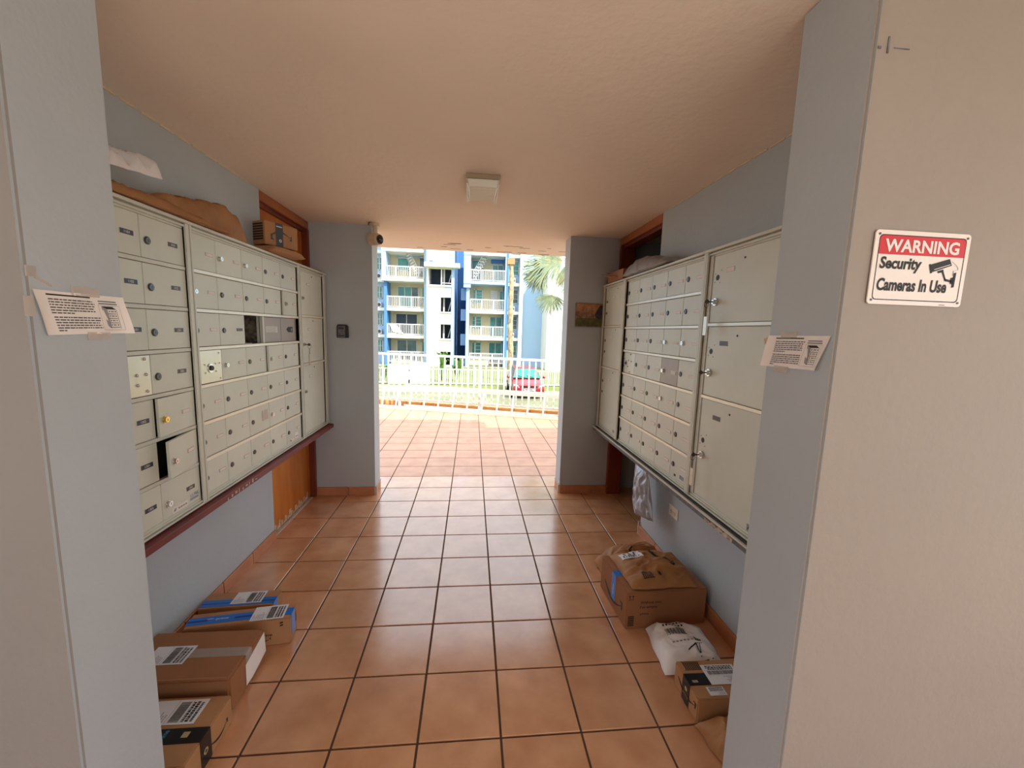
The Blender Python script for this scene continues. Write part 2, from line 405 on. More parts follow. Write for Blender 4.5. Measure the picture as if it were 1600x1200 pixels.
def notice(name, label, X, n, y0, y1, ztop, zbot, corners, mirror, seed):
    """a sheet taped to a jamb; u runs to the reader's right"""
    root = thing(name, label, 'notice', (X, (y0+y1)/2, (ztop+zbot)/2))
    b = MB(); N_ = 14; Mv = 5; W = y1-y0
    def pt(a, c, off=0.0):
        u_ = a; (p0, p1, p2, p3) = corners            # tl, tr, br, bl as (y,z)
        yy = (p0[0]*(1-a)+p1[0]*a)*(1-c)+(p3[0]*(1-a)+p2[0]*a)*c
        zz = (p0[1]*(1-a)+p1[1]*a)*(1-c)+(p3[1]*(1-a)+p2[1]*a)*c
        lift = 0.0015+0.014*max(0, (a-0.82)/0.18)**2*(0.4+0.6*c)+0.006*max(0, (0.1-a)/0.1)**2+0.0012*math.sin(a*17+c*4)
        return Vector((X+n*(lift+off), yy, zz))
    rows = [[pt(i/N_, j/Mv) for i in range(N_+1)] for j in range(Mv+1)]
    b.grid(rows); rows2 = [[q+Vector((n*0.0006, 0, 0)) for q in r] for r in rows]; b.grid(rows2)
    sh = b.build('sheet', 'paper', root, smooth=True, fix=False)
    t = MB()
    def line(a0, a1, c, h, mi):
        k = max(2, int((a1-a0)*16))
        for i in range(k):
            s0 = a0+(a1-a0)*i/k; s1 = a0+(a1-a0)*(i+1)/k
            t.face([pt(s0, c, .0012), pt(s1, c, .0012), pt(s1, c+h, .0012), pt(s0, c+h, .0012)], mi)
    rr = random.Random(seed)
    def para(c0, n_, dc, a0, a1, last):
        for k in range(n_):
            e = a0+(a1-a0)*(last if k == n_-1 else 0.94+0.06*rr.random()); x = a0
            while x < e:
                x2 = min(e, x+(a1-a0)*(0.03+0.09*rr.random())); line(x, x2, c0+k*dc, 0.028, 1); x = x2+0.008
    line(.13, .60, .065, .035, 0)
    para(.17, 6, .062, .14, .64, .45); para(.58, 6, .062, .15, .66, .15)
    line(.68, .90, .14, .025, 1); line(.68, .91, .20, .025, 1)
    # drawn cabinet
    P = lambda a, c: pt(a, c, .0013)
    t.face([P(.70, .28), P(.84, .28), P(.885, .35), P(.76, .35)], 0)
    t.face([P(.70, .28), P(.76, .35), P(.775, .86), P(.735, .80)], 2)
    for k in range(4):
        c = .39+k*.12
        t.face([P(.765, c+.075), P(.885, c+.075), P(.885, c+.088), P(.765, c+.088)], 0)
        for a in (.785, .815, .835, .865): t.face([P(a, c), P(a+.012, c), P(a+.012, c+.035), P(a, c+.035)], 0)
    t.face([P(.885, .35), P(.889, .35), P(.893, .87), P(.889, .87)], 0); t.face([P(.765, .35), P(.768, .35), P(.779, .86), P(.775, .86)], 0)
    for a0, a1, c0, c1 in ((.67, .93, .255, .26), (.67, .93, .90, .905), (.67, .672, .255, .905), (.928, .93, .255, .905)): t.face([P(a0, c0), P(a1, c0), P(a1, c1), P(a0, c1)], 1)
    t.build('print', ['black', 'ink', 'ink_pale'], sh, fix=False)
    return root, pt
nl, ptl = notice('notice', 'white printed notice taped flat on the pale left front pier', PL, 1, -0.485, -0.245, 1.675, 1.578,
    [(-0.484, 1.6745), (-0.262, 1.6735), (-0.246, 1.582), (-0.462, 1.579)], False, 1)
boxpart('tape_strip', 'tape_clear', nl, PL+0.0022, PL+0.0030, -0.395, -0.325, 1.668, 1.690)
boxpart('tape_strip', 'tape_clear', nl, PL+0.0022, PL+0.0030, -0.365, -0.305, 1.566, 1.585)
boxpart('tape_strip', 'tape_clear', nl, PL+0.0010, PL+0.0014, -0.497, -0.476, 1.618, 1.66)
nr, ptr = notice('notice', 'curling white notice taped to the grey right pier beside the lockers', PR, -1, -0.485, -0.245, 1.63, 1.535,
    [(-0.262, 1.628), (-0.478, 1.630), (-0.452, 1.538), (-0.236, 1.534)], True, 2)
boxpart('tape_strip', 'tape_clear', nr, PR-0.0032, PR-0.0024, -0.365, -0.305, 1.622, 1.640)
boxpart('tape_strip', 'tape_clear', nr, PR-0.0032, PR-0.0024, -0.345, -0.29, 1.520, 1.540)
part('torn_corner', 'chip', nr, lambda b: b.prism([(PR-0.004, -0.262, 1.626), (PR-0.004, -0.238, 1.618), (PR-0.004, -0.243, 1.600), (PR-0.004, -0.262, 1.606)], (-0.001, 0, 0)))
tr = thing('tape_remnant', 'leftover strip of clear tape above the notice on the left pier', 'tape', (PL, -0.49, 1.70))
boxpart('tape_strip', 'tape_clear', tr, PL, PL+0.002, -0.486, -0.465, 1.700, 1.722)
part('tape_strip', 'tape_clear', tr, lambda b: b.prism([(PL+.0005, -0.470, 1.704), (PL+.0005, -0.436, 1.688), (PL+.0005, -0.436, 1.683), (PL+.0005, -0.470, 1.697)], (0.001, 0, 0)))

# warning sign
sg = thing('warning_sign', 'white and red warning sign about security cameras on the beige wall', 'sign', (1.291, -0.487, 1.80))
def rrect(cx, cz, w_, h_, r, y, n=5):
    pts = []
    for (sx, sz, a0) in ((1, 1, 0), (-1, 1, 90), (-1, -1, 180), (1, -1, 270)):
        for k in range(n+1):
            a = math.radians(a0+90*k/n); pts.append((cx+sx*(w_/2-r)+r*math.cos(a), y, cz+sz*(h_/2-r)+r*math.sin(a)))
    return pts
CX, CZ, SW, SH = 1.2915, 1.801, 0.262, 0.178
tilt = Matrix.Translation((CX, 0, CZ)) @ Matrix.Rotation(math.radians(0.4), 4, 'Y') @ Matrix.Translation((-CX, 0, -CZ))
ys = -0.4925
part('sign_plate', 'sign', sg, lambda b: b.prism(rrect(CX, CZ, SW, SH, .009, ys), (0, 0.003, 0)))
def ring(b, w_, h_, r, wd, y, mi=0):
    a = rrect(CX, CZ, w_, h_, r, y); c = rrect(CX, CZ, w_-2*wd, h_-2*wd, r-wd*.5, y); n = len(a)
    for k in range(n): b.face([a[k], a[(k+1) % n], c[(k+1) % n], c[k]], mi)
part('border', 'black', sg, lambda b: ring(b, .240, .157, .010, .0022, ys-.0004), fix=False)
def redband(b):
    o = rrect(CX, CZ, .2356, .1526, .008, ys-.0004)
    top = [q for q in o if q[2] > CZ+.03]
    zc = CZ+.0763-.0445
    pts = sorted(top, key=lambda q: math.atan2(q[2]-CZ-.02, q[0]-CX))
    b.face(pts+[(CX-.1178, ys-.0004, zc), (CX+.1178, ys-.0004, zc)])
part('red_band', 'red', sg, redband, fix=False)
X_ = (1, 0, 0); Z_ = (0, 0, 1)
part('lettering', 'digits', sg, lambda b: put_text(b, 'WARNING', (CX-.001, ys-.0010, CZ+.053), X_, Z_, .205, .031, 0, 0.030, 0), fix=False)
def blacktext(b):
    put_text(b, 'Security', (CX-.0535, ys-.0008, CZ+.0075), X_, Z_, .115, .0375, 0, 0.032, .1)
    put_text(b, 'Cameras In Use', (CX-.0145, ys-.0008, CZ-.0405), X_, Z_, .194, .031, 0, 0.032, .08)
part('lettering', 'black', sg, blacktext, fix=False)
def camicon(b):
    y = ys-.0008; P = lambda x, z: (CX+x, y, CZ+z)
    b.face([P(.028, .012), P(.080, .028), P(.088, .012), P(.036, -.006)])
    b.face([P(.024, .012), P(.028, .014), P(.036, -.008), P(.031, -.009)])
    b.face([P(.05, -.003), P(.066, .002), P(.068, -.004), P(.053, -.008)])
    b.face([P(.062, -.004), P(.068, -.004), P(.078, -.024), P(.072, -.022)])
    b.face([P(.072, -.020), P(.094, -.024), P(.094, -.029), P(.073, -.026)])
    b.face([P(.097, -.006), P(.104, -.004), P(.103, -.040), P(.096, -.042)])
    b.face([P(.090, -.018), P(.098, -.016), P(.098, -.034), P(.090, -.032)])
    pr = None
    for k in range(13):
        t = k/12; x = .086+.016*math.sin(t*PI)*(1 if t < .6 else .2)+.008*t; z = .022-.034*t
        if pr: b.face([P(pr[0], pr[1]), P(x, z), P(x+.0012, z), P(pr[0]+.0012, pr[1])])
        pr = (x, z)
part('camera_symbol', 'black', sg, camicon, fix=False)
part('symbol_highlight', 'sign', sg, lambda b: b.face([(CX+.040, ys-.0012, CZ+.001), (CX+.083, ys-.0012, CZ+.015), (CX+.0835, ys-.0012, CZ+.0135), (CX+.040, ys-.0012, CZ-.0005)]), fix=False)
for sx in (-1, 1):
    for sz in (-1, 1):
        part('screw', 'lock', sg, lambda b: b.cyl((CX+sx*.121, ys+.001, CZ+sz*.079), (CX+sx*.121, ys-.0015, CZ+sz*.079), .0028, 10))
part('small_print', 'ink_pale', sg, lambda b: b.box(CX+.07, CX+.085, ys-.001, ys, CZ-.0865, CZ-.0845))

# key lock box on left back pier
kb = thing('key_lock_box', 'small black and grey key lock box on the left back pier', 'lock box', (-0.99, 2.47, 1.57))
def lockbody(b):
    b.prism([(-1.038, 2.47, 1.512), (-1.038, 2.47, 1.615), (-1.028, 2.47, 1.632), (-0.952, 2.47, 1.632), (-0.940, 2.47, 1.615), (-0.940, 2.47, 1.512)], (0, -0.035, 0))
part('case', 'black_rub', kb, lockbody, bevel=0.003)
boxpart('front_cover', 'ledge_grey', kb, -1.026, -0.962, 2.425, 2.436, 1.515, 1.620, bevel=0.004)
part('code_wheels', 'black', kb, lambda b: [b.box(-1.016+k*.012, -1.008+k*.012, 2.422, 2.426, 1.588, 1.606) for k in range(4)])
boxpart('latch', 'black', kb, -1.016, -0.972, 2.422, 2.426, 1.526, 1.533)

# poster on right back pier
po = thing('poster', 'small framed colour picture on the right back pier', 'picture', (1.31, 2.47, 1.79))
boxpart('frame', 'poster_mid', po, 1.172, 1.452, 2.455, 2.470, 1.680, 1.905)
def pq(name, m, pts): part(name, m, po, lambda b: b.face([(x, 2.4545, z) for x, z in pts]), fix=False)
pq('picture_top', 'poster_sky', [(1.179, 1.83), (1.446, 1.81), (1.446, 1.898), (1.179, 1.898)])
pq('picture_middle', 'poster_mid', [(1.179, 1.765), (1.446, 1.765), (1.446, 1.81), (1.179, 1.83)])
pq('picture_bottom', 'poster_green', [(1.179, 1.687), (1.446, 1.687), (1.446, 1.765), (1.179, 1.765)])
part('dark_shape', 'poster_dark', po, lambda b: b.face([(x, 2.4538, z) for x, z in ((1.36, 1.80), (1.385, 1.85), (1.41, 1.89), (1.446, 1.89), (1.446, 1.755), (1.41, 1.757), (1.37, 1.775))]), fix=False)
part('pale_figures', 'poster_mid', po, lambda b: [b.face([(x, 2.4536, z), (x+.012, 2.4536, z), (x+.010, 2.4536, z+.05), (x+.002, 2.4536, z+.05)]) for x, z in ((1.27, 1.80), (1.30, 1.79), (1.325, 1.785))], fix=False)

# security camera on the ceiling by the opening
sc_ = thing('security_camera', 'beige dome-neck security camera hanging at the left top corner of the opening', 'camera', (-0.67, 2.40, 2.52))
part('mount', 'cam_white', sc_, lambda b: (b.cyl((-0.68, 2.40, 2.52), (-0.68, 2.40, 2.495), .05, 18, r2=.044), b.cyl((-0.68, 2.40, 2.50), (-0.68, 2.40, 2.43), .022, 14)), smooth=True, angle=0.6)
def cambody(b):
    a = Vector((-0.72, 2.42, 2.385)); d = Vector((0.86, -0.5, -0.04)).normalized()
    b.cyl(a-d*.012, a, .030, 20, r2=.050); b.cyl(a, a+d*.085, .050, 20); b.cyl(a+d*.085, a+d*.10, .050, 20, r2=.045)
part('housing', 'cam_white', sc_, cambody, smooth=True, angle=0.5)
def camlens(b):
    a = Vector((-0.72, 2.42, 2.385)); d = Vector((0.86, -0.5, -0.04)).normalized()
    b.cyl(a+d*.10, a+d*.107, .038, 20); b.sphere(a+d*.103, .022, 12)
part('lens', 'glass_blk', sc_, camlens, smooth=True, angle=0.5)
part('wall_patch', 'ledge_grey', sc_, lambda b: b.prism([(-0.75, 2.44, 2.519), (-0.66, 2.45, 2.519), (-0.65, 2.36, 2.519), (-0.72, 2.35, 2.519)], (0, 0, -0.004)))

# ceiling light
cl = thing('ceiling_light', 'small square ceiling light with ribbed glass cover', 'lamp', (0.235, 1.28, 2.52))
boxpart('base_plate', 'lamp_metal', cl, 0.135, 0.335, 1.08, 1.44, 2.495, 2.52, bevel=0.003)
def lens(b):
    z0, z1 = 2.496, 2.448
    b.hexa([(0.148, 1.10, z1), (0.322, 1.10, z1), (0.315, 1.36, z1), (0.155, 1.36, z1), (0.14, 1.085, z0), (0.33, 1.085, z0), (0.325, 1.40, z0), (0.145, 1.40, z0)])
part('glass_cover', 'lamp_lens', cl, lens, bevel=0.006)
part('glass_rib', 'lamp_lens', cl, lambda b: [b.cyl((0.157, 1.115+k*.0165, 2.448), (0.313, 1.115+k*.0165, 2.448), .0045, 6) for k in range(15)])
part('cover_frame', 'white', cl, lambda b: (b.box(0.140, 0.148, 1.085, 1.40, 2.452, 2.464), b.box(0.322, 0.331, 1.085, 1.40, 2.452, 2.464), b.box(0.142, 0.328, 1.375, 1.435, 2.470, 2.486)))

# wall outlet
ou = thing('wall_outlet', 'ivory double power outlet on the blue wall under the right shelf', 'outlet', (XR, 1.09, 0.425))
boxpart('cover_plate', 'outlet', ou, XR-0.007, XR, 1.032, 1.150, 0.388, 0.466, bevel=0.002)
for yy in (1.067, 1.115):
    o_ = part('socket', 'outlet', ou, lambda b: b.cyl((XR-.007, yy, .427), (XR-.010, yy, .427), .017, 16))
    part('slot', 'black', o_, lambda b: (b.box(XR-.0108, XR-.0098, yy-.008, yy-.0055, .421, .433), b.box(XR-.0108, XR-.0098, yy+.0055, yy+.008, .421, .433), b.box(XR-.0108, XR-.0098, yy-.002, yy+.002, .412, .416)))
part('screw', 'lock', ou, lambda b: b.cyl((XR-.007, 1.091, .427), (XR-.0085, 1.091, .427), .003, 8))

# ------------------------------------------------------------ mailbox units
XFL, XFR = -1.145, 1.449
TL = lambda q: (XFL+q[1], q[0], q[2])
TR = lambda q: (XFR-q[1], -q[0], q[2])
ROWS = [0.737+0.1872*k*0.9995 for k in range(8)]      # row boundaries, bottom to top (0.737 .. 2.047)
RTOP = ROWS[-1]
def lockpart(door, T, u, z, kind='lock', r=0.0125):
    m = {'lock': 'lock', 'chrome': 'lock_bright', 'brass': 'lock_brass'}[kind]
    n1 = .006 if kind == 'lock' else .012
    def f(b):
        b.cyl((u, 0, z), (u, .003, z), r*1.15, 14); b.cyl((u, .003, z), (u, n1, z), r, 14, r2=r*.88)
    o = part('lock', [m, 'black'], door, f, T, smooth=True, angle=0.5)
    part('keyway', 'black', door, lambda b: b.box(u-.0012, u+.0012, n1, n1+.0006, z-.005, z+.005), T)
    return o
def platepart(door, T, u, z, w_=.062, h_=.019, m='plate_silver', txt=None, side=1):
    def f(b):
        b.box(u-w_/2, u+w_/2, 0, .0022, z-h_/2, z+h_/2, 0)
        b.box(u-w_/2-.001, u+w_/2+.001, 0, .0010, z-h_/2-.001, z+h_/2+.001, 1)
        if txt: put_text(b, txt, (u, .0026, z), (1, 0, 0), (0, 0, 1), w_*.42, h_*.52, 2, .01)
        elif m == 'plate_silver': b.box(u-w_/2+.003, u+w_/2-.003, .0022, .0028, z-h_/2+.0025, z+h_/2-.0025, 3)
    return part('number_plate', [m, 'alu_bright', 'digits', 'paper'], door, f, T)
def body(unit, T, u0, u1, z0, z1, rows, cols, depth=.122, hole=None):
    """shell, shelves and dividers behind the doors"""
    def f(b):
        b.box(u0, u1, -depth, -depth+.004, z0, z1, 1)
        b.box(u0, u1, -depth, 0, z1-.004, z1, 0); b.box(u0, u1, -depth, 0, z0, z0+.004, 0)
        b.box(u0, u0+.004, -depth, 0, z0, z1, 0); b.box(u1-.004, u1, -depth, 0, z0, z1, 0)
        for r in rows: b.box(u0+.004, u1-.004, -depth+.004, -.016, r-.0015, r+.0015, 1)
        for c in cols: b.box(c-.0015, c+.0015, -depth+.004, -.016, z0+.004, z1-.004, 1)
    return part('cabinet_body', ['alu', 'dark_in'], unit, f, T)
def trims(unit, T, u0, u1, ztop, zbot, rows, r0, r1, posts, rm='alu_bright', rn=.008):
    def top(b):
        b.box(u0, u1, -.01, .022, ztop-.004, ztop+.010); b.box(u0, u1, -.01, .010, ztop-.020, ztop-.010); b.box(u0, u1, -.014, -.001, ztop-.029, ztop)
    part('top_frame', 'alu', unit, top, T, bevel=.0015)
    def bot(b):
        b.box(u0, u1, -.01, .006, zbot-.012, zbot-.003); b.box(u0, u1, -.01, .014, zbot-.024, zbot-.015); b.box(u0, u1, -.014, -.001, zbot-.02, zbot+.009)
    part('bottom_frame', 'alu', unit, bot, T, bevel=.0015)
    for r in rows:
        part('shelf_rail', rm, unit, lambda b: b.box(r0, r1, -.016, rn, r-.0085, r+.0085), T, bevel=.0015)
    for (a, c, n) in posts:
        def f(b):
            g = a+(c-a)*.62
            b.box(a, g-.002, -.02, n, zbot-.02, ztop+.006); b.box(g+.003, c, -.02, n+.002, zbot-.02, ztop+.006); b.box(a, c, -.02, n-.008, zbot-.02, ztop+.004)
        part('post', 'alu', unit, f, T, bevel=.0012)
def door(unit, T, u0, u1, z0, z1, m='alu_door', ajar=0.0, name='mailbox_door', hinge='right'):
    b = MB()
    if ajar:
        # swung out about its right-hand edge
        ca, sa = math.cos(ajar), math.sin(ajar)
        def T2(q):
            du = q[0]-u1; n = q[1]
            return T((u1+du*ca+n*sa, -du*sa+n*ca, q[2]))
        b.T = T2
    else: b.T = T; T2 = T
    b.box(u0+.0018, u1-.0018, -.012, 0, z0+.0105, z1-.0105)
    o = b.build(name, m, unit, bevel=.0012)
    return o, T2

# --- left: double column unit nearest the viewer
ua = thing('mailbox_unit', 'left wall mailbox bank nearest the viewer with navy and brown number plates', 'mailboxes', (XFL, 0.4, 0.71))
body(ua, TL, .14, .690, ROWS[0]-.02, RTOP+.02, ROWS[1:-1], [.399])
trims(ua, TL, .14, .690, RTOP+.020, ROWS[0], ROWS[1:-1], .16, .650, [(.652, .689, .014)], 'alu', .003)
left_txt = {6: '1101', 5: '1102', 4: '1201', 2: '1202', 1: '1301', 0: '1302'}
right_txt = {6: '2101', 5: '2102', 4: '2201', 3: '2202', 0: '2302'}
for r in range(7):
    z0, z1 = ROWS[r], ROWS[r+1]; zm = (z0+z1)/2
    d, T2 = door(ua, TL, .162, .399, z0, z1, m='steel' if r == 3 else 'alu_door', name='mailbox_door')
    if r == 3:
        for (u, z) in ((.368, zm+.068), (.325, zm+.004), (.372, zm+.004), (.325, zm-.036), (.372, zm-.066)):
            part('rivet', 'lock_bright', d, lambda b: b.sphere((u, .001, z), .0065, 10), T2, smooth=True)
    else: platepart(d, T2, .335, zm, m='plate_navy', txt=left_txt[r])
    aj = {2: .06, 1: .17}.get(r, 0)
    d, T2 = door(ua, TL, .399, .652, z0, z1, ajar=aj)
    lockpart(d, T2, .435, zm-(.012 if r != 0 else .02), 'brass' if r == 2 else 'chrome' if r in (0, 1) else 'lock', .0145)
    platepart(d, T2, .580, zm-.002, .056, .019, 'plate_silver' if r in (1, 2) else 'plate_brown', right_txt.get(r))
    if r == 0:
        def st(b):
            b.box(.452, .556, 0, .0012, z0+.014, z0+.042, 0)
            put_text(b, 'AF', (.470, .0018, z0+.028), (1, 0, 0), (0, 0, 1), .018, .014, 1, .02, .2)
            for k in range(4): b.box(.492+k*.015, .503+k*.015, .0012, .0016, z0+.024, z0+.031, 2)
        part('sticker', ['paper', 'black', 'ink_pale'], d, st, T2)
        part('lettering', ['blue_dark'], d, lambda b: (put_text(b, 'U.S. MAIL', (.603, .0016, z0+.050), (1, 0, 0), (0, 0, 1), .060, .016), b.box(.572, .630, 0, .0016, z0+.034, z0+.036), b.box(.572, .630, 0, .0016, z0+.028, z0+.030)), T2)

# --- left: wide middle unit
ub = thing('mailbox_unit', 'wide left wall mailbox bank in the middle, one compartment missing its door', 'mailboxes', (XFL, 1.3, 0.71))
cl_ = [.696, .888, 1.128, 1.368, 1.608, 1.868]
body(ub, TL, .692, 1.912, ROWS[0]-.02, RTOP+.02, ROWS[1:-1], cl_[1:-1])
trims(ub, TL, .692, 1.912, RTOP+.020, ROWS[0], ROWS[1:-1], .694, 1.870, [(1.870, 1.908, .016)])
bright = {(6, 1), (6, 2), (5, 0), (5, 4), (3, 1), (3, 3), (1, 3)}
for r in range(7):
    z0, z1 = ROWS[r], ROWS[r+1]; zm = (z0+z1)/2
    for c in range(5):
        a, e = cl_[c], cl_[c+1]
        if r == 4 and c == 2: continue
        if r == 4 and c == 4: continue
        if r == 4 and c == 3:
            d, T2 = door(ub, lambda q: TL((q[0], q[1]-.012, q[2])), 1.372, cl_[5], z0, z1, m='alu_dark', name='outgoing_mail_panel')  # shadow of the recess put into the panel's darker colour
            part('printed_plate', ['alu', 'ink_pale'], d, lambda b: (b.box(1.40, 1.56, 0, .0015, zm-.018, zm+.022, 0), [b.box(1.41, 1.55-.02*(k % 2), .0015, .0018, zm+.012-k*.009, zm+.015-k*.009, 1) for k in range(4)]), T2)
            part('arrow_lock_plate', ['black', 'lock_bright'], d, lambda b: (b.prism([(1.700, 0, zm+.002), (1.73, 0, zm+.020), (1.80, 0, zm+.022), (1.80, 0, zm-.020), (1.73, 0, zm-.018)], (0, .002, 0), 0), b.cyl((1.768, .002, zm), (1.768, .006, zm), .012, 14, 1), b.cyl((1.768, .006, zm), (1.768, .0066, zm), .005, 8, 0)), T2)
            part('panel_seam', 'ink', d, lambda b: b.box(1.612, 1.615, 0, .0006, z0+.012, z1-.012), T2)
            continue
        ms = 'steel' if (r, c) == (3, 0) else 'alu_door'
        aj = .055 if (r, c) in ((3, 3), (5, 4)) else 0
        d, T2 = door(ub, TL, a, e, z0, z1, m=ms, ajar=aj)
        if (r, c) == (3, 0):
            for (u, z) in ((.862, zm+.066), (.83, zm+.012), (.865, zm+.012), (.832, zm-.028), (.866, zm-.068), (.745, zm+.012), (.747, zm-.03)):
                part('rivet', 'lock_bright', d, lambda b: b.sphere((u, .001, z), .0045, 8), T2, smooth=True)
            part('lock', ['lock_bright', 'black'], d, lambda b: (b.cyl((.790, 0, zm-.008), (.790, .004, zm-.008), .023, 18, 0), b.cyl((.790, .004, zm-.008), (.790, .010, zm-.008), .013, 14, 1)), T2)
            continue
        ul = a+.036 if c else .704
        if not (r == 6 and c == 0): lockpart(d, T2, ul, zm-.004, 'chrome' if (r, c) in bright else 'lock')
        if c == 4: platepart(d, T2, e-.06, zm, .05, .016, m='plate_silver')
        else: platepart(d, T2, e-.055, zm, .056, .017, m='plate_brown' if (r, c) == (4, 1) else 'plate_silver')
        if (r, c) == (0, 4):
            part('sticker', ['paper', 'black'], d, lambda b: (b.box(1.66, 1.72, 0, .001, z0+.013, z0+.03, 0), b.box(1.665, 1.68, .001, .0014, z0+.016, z0+.027, 1), b.box(1.745, 1.80, 0, .001, z0+.018, z0+.062, 0), b.box(1.75, 1.795, .001, .0014, z0+.03, z0+.034, 1)), T2)
        if (r, c) == (1, 2):
            part('sticker', 'tape_clear', d, lambda b: b.box(e-.095, e-.02, .002, .003, zm-.02, zm+.045), T2)
z0, z1 = ROWS[4], ROWS[5]
part('compartment', ['brick_in', 'alu', 'dark_in'], ub, lambda b: (b.box(1.131, 1.366, -.118, -.112, z0+.003, z1-.003, 0), b.box(1.358, 1.366, -.112, -.046, z0+.003, z1-.003, 0), b.box(1.352, 1.366, -.044, -.030, z0+.003, z1-.003, 1), b.box(1.358, 1.366, -.030, -.022, z0+.003, z1-.003, 2), b.box(1.346, 1.366, -.022, -.004, z0+.003, z1-.003, 1), b.box(1.17, 1.24, -.08, -.02, z0+.004, z0+.012, 1)), TL)

# --- left: tall parcel lockers at the far end
def parcel_unit(label, T, u0, u1, d0, d1, rows, posts, loc, xpost=.016, lock_left=True, near=False):
    t = thing('parcel_locker', label, 'mailboxes', loc)
    body(t, T, u0, u1, rows[0]-.02, rows[-1]+.02, rows[1:-1], [])
    trims(t, T, u0, u1, rows[-1]+.020, rows[0], rows[1:-1], d0, d1, posts)
    ds = []
    for k in range(3):
        ds.append(door(t, T, d0, d1, rows[k], rows[k+1], name='locker_door'))
    return t, ds
RP = [.737, 1.303, 1.687, 2.047]
uc, dc = parcel_unit('narrow left wall parcel locker column next to the back pier', TL, 1.914, 2.462, 1.935, 2.395, RP, [(2.398, 2.440, .016)], (XFL, 2.2, .71))
for k, (d, T2) in enumerate(dc):
    z1 = RP[k+1]
    part('screw', 'lock', d, lambda b: b.cyl((2.17, 0, z1-.035), (2.17, .003, z1-.035), .005, 8), T2)
    platepart(d, T2, 2.09, z1-.105, .06, .018)
    if k == 0: part('sticker', 'label', d, lambda b: b.box(2.31, 2.37, 0, .001, .755, .78), T2)
    lockpart(d, T2, 1.972, (1.463 if k == 1 else z1-.22), 'chrome')

# --- right: far narrow column, middle, near locker
ud, dd = parcel_unit('narrow right wall parcel locker column next to the back pier', TR, -2.462, -1.918, -2.415, -1.945, RP, [(-2.455, -2.418, .014)], (XFR, 2.2, .71))
for k, (d, T2) in enumerate(dd):
    z1 = RP[k+1]
    part('screw', 'lock', d, lambda b: b.cyl((-2.10, 0, z1-.03), (-2.10, .003, z1-.03), .005, 8), T2)
    platepart(d, T2, -2.19, z1-.10, .06, .018)
    for zz in (z1-.13, z1-.235): part('lock', ['lock', 'black'], d, lambda b: (b.cyl((-2.365, 0, zz), (-2.365, .004, zz), .012, 12, 0), b.cyl((-2.365, .004, zz), (-2.365, .005, zz), .006, 8, 1)), T2)
    if k == 0: part('sticker', 'ink_pale', d, lambda b: b.box(-2.02, -1.97, 0, .001, .752, .775), T2)
ue = thing('mailbox_unit', 'wide right wall mailbox bank in the middle with silver plates', 'mailboxes', (XFR, 1.3, .71))
cr_ = [-1.862, -1.628, -1.403, -1.175, -.950, -.745]
body(ue, TR, -1.916, -.742, ROWS[0]-.02, RTOP+.02, ROWS[1:-1], cr_[1:-1])
trims(ue, TR, -1.916, -.742, RTOP+.020, ROWS[0], ROWS[1:-1], -1.866, -.744, [(-1.914, -1.866, .022)])
for r in range(7):
    z0, z1 = ROWS[r], ROWS[r+1]; zm = (z0+z1)/2
    for c in range(5):
        a, e = cr_[c], cr_[c+1]
        m_ = 'steel' if (r, c) == (3, 0) else 'alu_dark' if (r, c) == (3, 3) else 'alu_door'
        d, T2 = door(ue, TR, a, e, z0, z1, m=m_)
        if (r, c) == (3, 0):
            for (u, z) in ((a+.02, zm+.03), (a+.02, zm-.03), (a+.15, zm+.07), (a+.11, zm+.02), (a+.17, zm+.015), (a+.10, zm-.03), (a+.15, zm-.07)):
                part('rivet', 'lock', d, lambda b: b.sphere((u, .001, z), .005, 8), T2, smooth=True)
            part('lock', ['lock_bright', 'black'], d, lambda b: (b.cyl((a+.06, 0, zm-.004), (a+.06, .004, zm-.004), .022, 16, 0), b.cyl((a+.06, .004, zm-.004), (a+.06, .008, zm-.004), .010, 12, 1)), T2)
            continue
        kd = 'chrome' if (r, c) in ((4, 4), (4, 3), (3, 3), (2, 3)) else 'lock'
        lockpart(d, T2, a+.034, zm-.002, kd, .014)
        platepart(d, T2, e-.055 if c < 4 else e-.045, zm-(.004 if r else .002), .062, .019)
        if (r, c) == (0, 4):
            part('sticker', ['label', 'black'], d, lambda b: (b.box(e-.085, e-.022, 0, .001, z0+.020, z0+.058, 0), [b.box(e-.08+k*.013, e-.073+k*.013, .001, .0014, z0+.026, z0+.052, 1) for k in range(4)], b.box(e-.150, e-.130, 0, .001, z0+.022, z0+.036, 1)), T2)
RN = [.735, 1.298, 1.683, 2.047]
uf, df = parcel_unit('large right wall parcel locker nearest the viewer with key tags', TR, -.740, -.10, -.662, -.115, RN, [(-.740, -.698, .016)], (XFR, .45, .71))
part('hinge_strip', 'alu', uf, lambda b: b.box(-.696, -.666, -.012, .004, RN[0]+.004, RN[-1]-.004), TR, bevel=.001)
